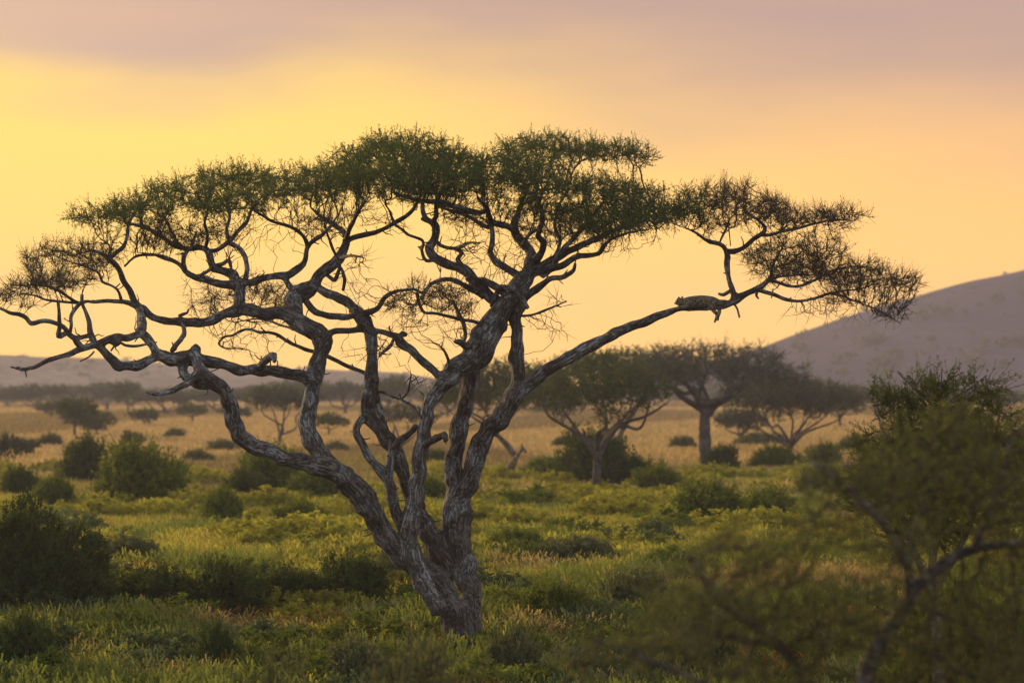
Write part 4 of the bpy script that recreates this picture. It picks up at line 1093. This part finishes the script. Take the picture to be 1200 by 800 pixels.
HILLG = HILLM.copy(); HILLG.name = 'dry_grass_ridge'
_mx = [n for n in HILLG.node_tree.nodes if n.type == 'MIX']
_mx[0].inputs[6].default_value = (.22, .165, .11, 1); _mx[0].inputs[7].default_value = (.32, .25, .165, 1); _mx[1].inputs[7].default_value = (.17, .135, .095, 1)
def hill(name, prof, d0, dpk, d1, mat=None, rough=3.0):
    px = np.array([p[0] for p in prof], float); py = np.array([p[1] for p in prof], float)
    X0, X1 = (px[0] - 600) / F * dpk, (px[-1] - 600) / F * dpk
    def hf(x, y):
        hh = np.interp(600 + x / dpk * F, px, (450 - py) / F * dpk + CAM_H)
        tt = (y - d0) / (dpk - d0) if y < dpk else (d1 - y) / (d1 - dpk)
        k = max(0, min(1, tt)); k = k * k * (3 - 2 * k)
        gul = noise.noise((x * .006, y * .004, 3.1)) * .06 + noise.noise((x * .018, y * .011, 7.7)) * .05
        ed = min(1, (x - X0) / 120.0, (X1 - x) / 120.0); ed = max(0, ed)
        return (hh * k * (1 + gul * (1 - k * k * .9)) + rough * noise.noise((x * .03, y * .03, 2)) * k * .35) * min(1, ed * 1.0 + 0.0) - 3.0 * (1 - k)
    xs_ = np.linspace(X0, X1, 170)
    tagp(link(name, grid_mesh(name, lambda y: xs_, np.linspace(d0, d1, 70), hf, mat or HILLM)), kind='structure')
    return hf, X0, X1

RD, LD2 = 1400.0, 1550.0
rh = hill('hill', [(560,452),(700,446),(780,436),(830,426),(872,416),(900,405),(936,391),(972,378),(1010,365),(1052,352),(1095,341),(1148,328),(1200,317),(1260,308),(1340,298),(1450,291),(1600,290),(1800,300),(2000,360),(2200,430)], 1020, RD, 1880)
lh = hill('hill', [(-900,440),(-600,425),(-300,416),(-100,415),(0,416),(60,418),(130,421),(200,427),(280,431),(360,432),(430,435),(520,440),(620,446),(700,449)], 1200, LD2, 1930, HILLG)
# scrub trees on the slopes and the far woodland along the foot of the hills: one mass each
def blob_trees(name, pts, size, mat, nl=26, seed=1, flat=.55):
    g = np.random.default_rng(seed); pts = np.asarray(pts); N = len(pts)
    sz = size * g.uniform(.5, 1.4, N)
    o3 = g.normal(0, 1, (N, nl, 3)); o3 = norm(o3) * g.random((N, nl, 1)) ** .4
    cpt = pts[:, None] + o3 * sz[:, None, None] * np.array((1, 1, flat)) + np.array((0, 0, 1)) * (sz * .75)[:, None, None]
    cpt = cpt.reshape(-1, 3); q = np.repeat(sz, nl) * g.uniform(.28, .5, N * nl)
    a = norm(g.normal(0, 1, cpt.shape)); b = norm(np.cross(a, g.normal(0, 1, cpt.shape)))
    V = np.stack([cpt - a * q[:, None], cpt + b * q[:, None] * .6, cpt + a * q[:, None], cpt - b * q[:, None] * .6], 1).reshape(-1, 3)
    tt = np.repeat(g.random(N * nl), 4)
    # stems
    S = seg_mesh(pts - np.array((0, 0, .6)), pts + np.array((0, 0, 1)) * (sz * .8)[:, None], sz * .06, sz * .04, 4)
    Vv, Ff = merge([(V, np.arange(len(V)).reshape(-1, 4)), S])
    tt = np.concatenate([tt, np.zeros(len(S[0]))])
    tagp(link(name, make_mesh(name, Vv, Ff, mat, tint=tt)), kind='stuff')
g = np.random.default_rng(77)
pts = []
for hf, X0, X1, a, b, n in ((rh[0], -40, 520, 1050, 1420, 900), (lh[0], -440, 60, 1230, 1570, 420)):
    for _ in range(n):
        x, y = g.uniform(a if False else X0, X1), g.uniform(a, b)
        if noise.noise((x * .01, y * .01, 0)) > -.2: pts.append((x, y, hf(x, y) - 1.2))
blob_trees('hillside_scrub', pts, 2.3, FARGREY, 12, 3)
pts = []
for _ in range(900):
    y = 800 + 500 * g.random(); x = g.uniform(-.28, .28) * y
    if noise.noise((x * .006, y * .004, 4)) > -.05 or y > 1150: pts.append((x, y, max(gz(x, y), rh[0](x, y) if x > rh[1] else -9, lh[0](x, y))))
blob_trees('far_woodland', pts, 3.4, FARGREY, 30, 5)

# ================================================================== GRASS AND LOW PLANTS
lib = bpy.data.collections.new('plant_forms')          # source forms for the instanced ground cover
def blade_tuft(name, nb_, spread, h0, h1, wd, lean, mat, seed, heads=0):
    g = np.random.default_rng(seed)
    b = np.column_stack([g.normal(0, spread, nb_), g.normal(0, spread, nb_), np.zeros(nb_) - .03])
    H = g.uniform(h0, h1, nb_); a = g.uniform(0, 2 * np.pi, nb_); ln = lean * g.uniform(.3, 1.5, nb_)
    dr = np.column_stack([np.cos(a), np.sin(a), np.zeros(nb_)]); pr = np.column_stack([-np.sin(a), np.cos(a), np.zeros(nb_)])
    tw_ = g.uniform(-1, 1, nb_)[:, None]; wv = norm(pr + dr * tw_) * wd * .5
    m_ = b + dr * (ln * H * .3)[:, None] + np.array((0, 0, 1)) * (H * .55)[:, None]
    e = b + dr * (ln * H)[:, None] + np.array((0, 0, 1)) * (H * (1 - .25 * ln))[:, None]
    V = np.stack([b - wv, b + wv, m_ + wv * .8, m_ - wv * .8, e], 1).reshape(-1, 3)
    o5 = np.arange(nb_) * 5
    Q = np.stack([o5, o5 + 1, o5 + 2, o5 + 3], 1); T = np.stack([o5 + 3, o5 + 2, o5 + 4], 1)
    tint = np.repeat(g.random(nb_), 5)
    if heads:
        k = heads; hb = e[:k]; up = norm(e[:k] - m_[:k]); sd_ = norm(np.cross(up, g.normal(0, 1, (k, 3))))
        for j in range(4):
            z0 = hb + up * .045 * j
            V = np.vstack([V, np.stack([z0, z0 + up * .04 + sd_ * .022, z0 + up * .09, z0 + up * .04 - sd_ * .022], 1).reshape(-1, 3)])
            Q = np.vstack([Q, len(V) - 4 * k + np.arange(4 * k).reshape(-1, 4)]); tint = np.concatenate([tint, np.full(4 * k, 1.0)])
    o = bpy.data.objects.new(name, make_mesh(name, V, [Q, T], mat, tint=tint)); lib.objects.link(o)

def herb(name, ns_, spread, h0, h1, leaf, nl, mat, seed):
    g = np.random.default_rng(seed)
    b = np.column_stack([g.normal(0, spread * .5, ns_), g.normal(0, spread * .5, ns_), np.zeros(ns_)])
    e = b + np.column_stack([g.normal(0, spread, ns_), g.normal(0, spread, ns_), g.uniform(h0, h1, ns_)])
    S = seg_mesh(b, e, np.full(ns_, .005), np.full(ns_, .003), 3)
    tt = g.uniform(.15, 1.0, (ns_, nl, 1)); p = (b[:, None] + (e - b)[:, None] * tt).reshape(-1, 3)
    ld = norm(g.normal(0, 1, p.shape) * np.array((1, 1, .5)) + np.array((0, 0, .3))); u_ = norm(np.cross(ld, g.normal(0, 1, p.shape)))
    ll = (leaf * g.uniform(.6, 1.4, len(p)))[:, None]
    V = np.stack([p, p + ld * ll * .5 + u_ * ll * .28, p + ld * ll, p + ld * ll * .5 - u_ * ll * .28], 1).reshape(-1, 3)
    Vv, Ff = merge([(V, np.arange(len(V)).reshape(-1, 4)), S])
    o = bpy.data.objects.new(name, make_mesh(name, Vv, Ff, mat, tint=np.concatenate([np.repeat(g.random(len(p)), 4), np.zeros(len(S[0]))]))); lib.objects.link(o)

GM = leaf_mat('ground_cover', (.70, .70, .70), (1.3, 1.3, 1.3), .45, True)
kinds = []
for i in range(3): blade_tuft('a%d_blades' % i, 44, .13, .28, .70, .012, .45, GM, 600 + i)
blade_tuft('a3_plumes', 30, .10, .45, .95, .010, .30, GM, 610, 9)
for i in range(2): herb('b%d_herb' % i, 16, .16, .25, .60, .055, 11, GM, 620 + i)
herb('b2_herb', 10, .10, .5, .95, .045, 16, GM, 625)
for i in range(2): blade_tuft('c%d_far' % i, 46, .34, .30, .65, .034, .40, GM, 630 + i)
herb('c2_farherb', 16, .34, .25, .60, .12, 10, GM, 635)
for i in range(2): blade_tuft('d%d_dry' % i, 40, .60, .35, .75, .060, .30, GM, 640 + i)
for i in range(3):
    st_, lv_ = bush_mesh(700 + i, 150, GM, .10, 7 + i, .9, 4, 9, .22)
    lib.objects.link(bpy.data.objects.new('e%d_lump' % i, lv_))
names = sorted(o.name for o in lib.objects)
NI = {n: i for i, n in enumerate(names)}

def gn_instances():
    ng = bpy.data.node_groups.new('scatter_plants', 'GeometryNodeTree')
    ng.interface.new_socket('Geometry', in_out='INPUT', socket_type='NodeSocketGeometry')
    ng.interface.new_socket('Geometry', in_out='OUTPUT', socket_type='NodeSocketGeometry')
    gi = ng.nodes.new('NodeGroupInput'); go = ng.nodes.new('NodeGroupOutput')
    ci = ng.nodes.new('GeometryNodeCollectionInfo'); ci.inputs['Collection'].default_value = lib
    ci.inputs['Separate Children'].default_value = True; ci.inputs['Reset Children'].default_value = True
    def na_(name, ty):
        n = ng.nodes.new('GeometryNodeInputNamedAttribute'); n.data_type = ty; n.inputs['Name'].default_value = name
        return n.outputs['Attribute']
    ip = ng.nodes.new('GeometryNodeInstanceOnPoints')
    ng.links.new(gi.outputs[0], ip.inputs['Points']); ng.links.new(ci.outputs[0], ip.inputs['Instance'])
    ip.inputs['Pick Instance'].default_value = True
    ng.links.new(na_('idx', 'INT'), ip.inputs['Instance Index'])
    er = ng.nodes.new('FunctionNodeEulerToRotation'); ng.links.new(na_('rot', 'FLOAT_VECTOR'), er.inputs[0])
    ng.links.new(er.outputs[0], ip.inputs['Rotation'])
    ng.links.new(na_('scl', 'FLOAT_VECTOR'), ip.inputs['Scale'])
    ng.links.new(ip.outputs[0], go.inputs[0])
    return ng
NG = gn_instances()

def scatter(name, P, idx, scl, col, seed):
    g = np.random.default_rng(seed); n = len(P)
    me = bpy.data.meshes.new(name); me.vertices.add(n); me.vertices.foreach_set('co', np.asarray(P, np.float32).ravel())
    a = me.attributes.new('idx', 'INT', 'POINT'); a.data.foreach_set('value', np.asarray(idx, np.int32))
    rot = np.column_stack([g.normal(0, .08, n), g.normal(0, .08, n), g.uniform(0, 6.28, n)])
    a = me.attributes.new('rot', 'FLOAT_VECTOR', 'POINT'); a.data.foreach_set('vector', rot.astype(np.float32).ravel())
    a = me.attributes.new('scl', 'FLOAT_VECTOR', 'POINT'); a.data.foreach_set('vector', np.asarray(scl, np.float32).ravel())
    a = me.attributes.new('col', 'FLOAT_VECTOR', 'POINT'); a.data.foreach_set('vector', np.asarray(col, np.float32).ravel())
    me.update(); me.materials.append(GM)
    o = link(name, me); md = o.modifiers.new('scatter', 'NODES'); md.node_group = NG
    tagp(o, kind='stuff')
    return o

PAL = {'yel': (.42, .40, .085), 'grn': (.22, .27, .070), 'deep': (.085, .12, .040), 'sage': (.17, .22, .125), 'straw': (.42, .34, .16), 'rust': (.30, .165, .055)}
PALK = list(PAL); PALV = np.array([PAL[k] for k in PALK])
def field(d0, d1, n, seed, half=.235, pad=3.0):
    g = np.random.default_rng(seed)
    # area grows with distance: sample d with density falling off
    d = np.exp(g.uniform(math.log(d0), math.log(d1), n)); x = g.uniform(-1, 1, n) * (half * d + pad)
    return d, x, g
def N_(x, y, s, z, sy=1.0): return noise.noise((x * s, y * s * sy, z))

def cover(name, d0, d1, n, fam, seed, smul, hmul):
    d, x, g = field(d0, d1, n, seed)
    P = np.empty((n, 3)); idx = np.empty(n, int); scl = np.empty((n, 3)); col = np.empty((n, 3))
    r = g.random((n, 6)); keep = np.ones(n, bool)
    for i in range(n):
        X_, Y_ = x[i], d[i]
        z = gz(X_, Y_)
        w1 = N_(X_, Y_, .10, 11, .6); w2 = N_(X_, Y_, .25, 21, .6); w3 = N_(X_, Y_, .06, 31, .5); w4 = N_(X_, Y_, .5, 41, .7)
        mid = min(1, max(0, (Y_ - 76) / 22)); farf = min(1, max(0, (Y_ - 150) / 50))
        sc_ = np.array([.75 * mid + .20 + 1.0 * w1 - .3 * farf, .55 + .9 * w2, .20 + .9 * w3 - .25 * mid + .25 * farf, .16 + .9 * w4 - .2 * mid, .28 + .9 * N_(X_, Y_, .13, 51) + .55 * farf, .12 + .9 * N_(X_, Y_, .17, 61) - .25 * mid])
        sc_[2] += .06; sc_[3] += .10; sc_[5] += .06; sc_ = sc_ + r[i] * .42
        k = int(sc_.argmax())
        c_ = PALV[k] * (.8 + .4 * r[i, 0]) * (.76 + .24 * mid)  # nearer plants darkened: foreground shade put into their colour
        if fam == 'near':
            if k in (1, 2, 5) and r[i, 1] < .24: nm = ('b0_herb', 'b1_herb', 'b2_herb')[int(r[i, 2] * 3)]
            else: nm = ('a0_blades', 'a1_blades', 'a2_blades', 'a3_plumes')[int(r[i, 2] * 4)]
            hh = hmul * (.62 + .6 * (w2 + .35) + .35 * r[i, 3])
        else:
            nm = 'c2_farherb' if (k in (1, 2, 3) and r[i, 1] < .22) else ('c0_far', 'c1_far')[int(r[i, 2] * 2)]
            hh = hmul * (.60 + .7 * (w2 + .3) + .35 * r[i, 3])
        # the edge of the green belt against the golden plain is ragged
        if g.random() < (.034 if fam == 'near' else .06) * max(0, w4 + w1 + .25) * 2 and k in (1, 2, 3, 0):
            nm = ('e0_lump', 'e1_lump', 'e2_lump')[int(r[i, 5] * 3)]; q_ = .45 + .9 * r[i, 3] ** 2
            if fam != 'near': q_ *= 1.25
            idx[i] = NI[nm]; P[i] = (X_, Y_, z - .05); scl[i] = (q_ * 1.2, q_ * 1.2, q_ * .8); col[i] = c_ * np.array((.8, .85, .7))
            if Y_ > 185: keep[i] = False
            continue
        lim = 172 + 60 * N_(X_, Y_, .03, 71, .6) + 110 * r[i, 4] ** 1.7
        if Y_ > lim: keep[i] = False
        gf = min(1, max(0, (Y_ - 125) / 75.0)) * (.5 + .5 * r[i, 5]); c_ = c_ * (1 - .6 * gf) + np.array((.50, .40, .17)) * .6 * gf
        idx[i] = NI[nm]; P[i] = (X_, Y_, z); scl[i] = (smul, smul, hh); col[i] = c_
    keep &= np.hypot(P[:, 0] - at(541, 750, 60)[0], P[:, 1] - 60) > .42
    return scatter(name, P[keep], idx[keep], scl[keep], col[keep], seed)
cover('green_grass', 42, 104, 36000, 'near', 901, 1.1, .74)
cover('meadow_grass', 98, 300, 42000, 'far', 902, 1.1, 1.0)
# golden plain
d, x, g = field(135, 1000, 50000, 903)
n = len(d); P = np.empty((n, 3)); col = np.empty((n, 3)); scl = np.empty((n, 3)); keep = np.ones(n, bool); idx = np.where(g.random(n) < .5, NI['d0_dry'], NI['d1_dry'])
r = g.random(n)
for i in range(n):
    X_, Y_ = x[i], d[i]
    if Y_ < 168 + 60 * N_(X_, Y_, .03, 71, .6) - 25 + 55 * g.random(): keep[i] = False
    w_ = N_(X_, Y_, .018, 81, .35); w2_ = N_(X_, Y_, .05, 91, .3)
    c_ = np.array((.54, .42, .24)) if w_ < .02 else np.array((.30, .24, .14))
    if w2_ > .36: c_ = np.array((.30, .27, .11))
    if g.random() < .10 * max(0, 1.2 - Y_ / 500.0): c_ = np.array((.20, .22, .08))
    P[i] = (X_, Y_, gz(X_, Y_)); col[i] = c_ * (.78 + .44 * r[i]); s_ = .9 + Y_ / 420.0
    scl[i] = (s_, s_, (.65 + .5 * (w_ + .3)) * min(s_, 1.8))
scatter('dry_grass', P[keep], idx[keep], scl[keep], col[keep], 904)

# ================================================================== HAZE
m, t, o_ = new_mat('warm_haze')
pv = node(t, 'ShaderNodeVolumePrincipled', inp={'Color': (.84, .80, .94, 1), 'Density': 0.00027, 'Anisotropy': 0.2})
t.links.new(pv.outputs[0], o_.inputs[1])
x0, x1, y0, y1, z0, z1 = -2000, 2000, -80, 2350, -9, 92
V = np.array([[x, y, z] for z in (z0, z1) for y in (y0, y1) for x in (x0, x1)], float)
Q = np.array([[0, 2, 3, 1], [4, 5, 7, 6], [0, 1, 5, 4], [2, 6, 7, 3], [0, 4, 6, 2], [1, 3, 7, 5]])
tagp(link('haze', make_mesh('haze', V, Q, m)), kind='stuff')
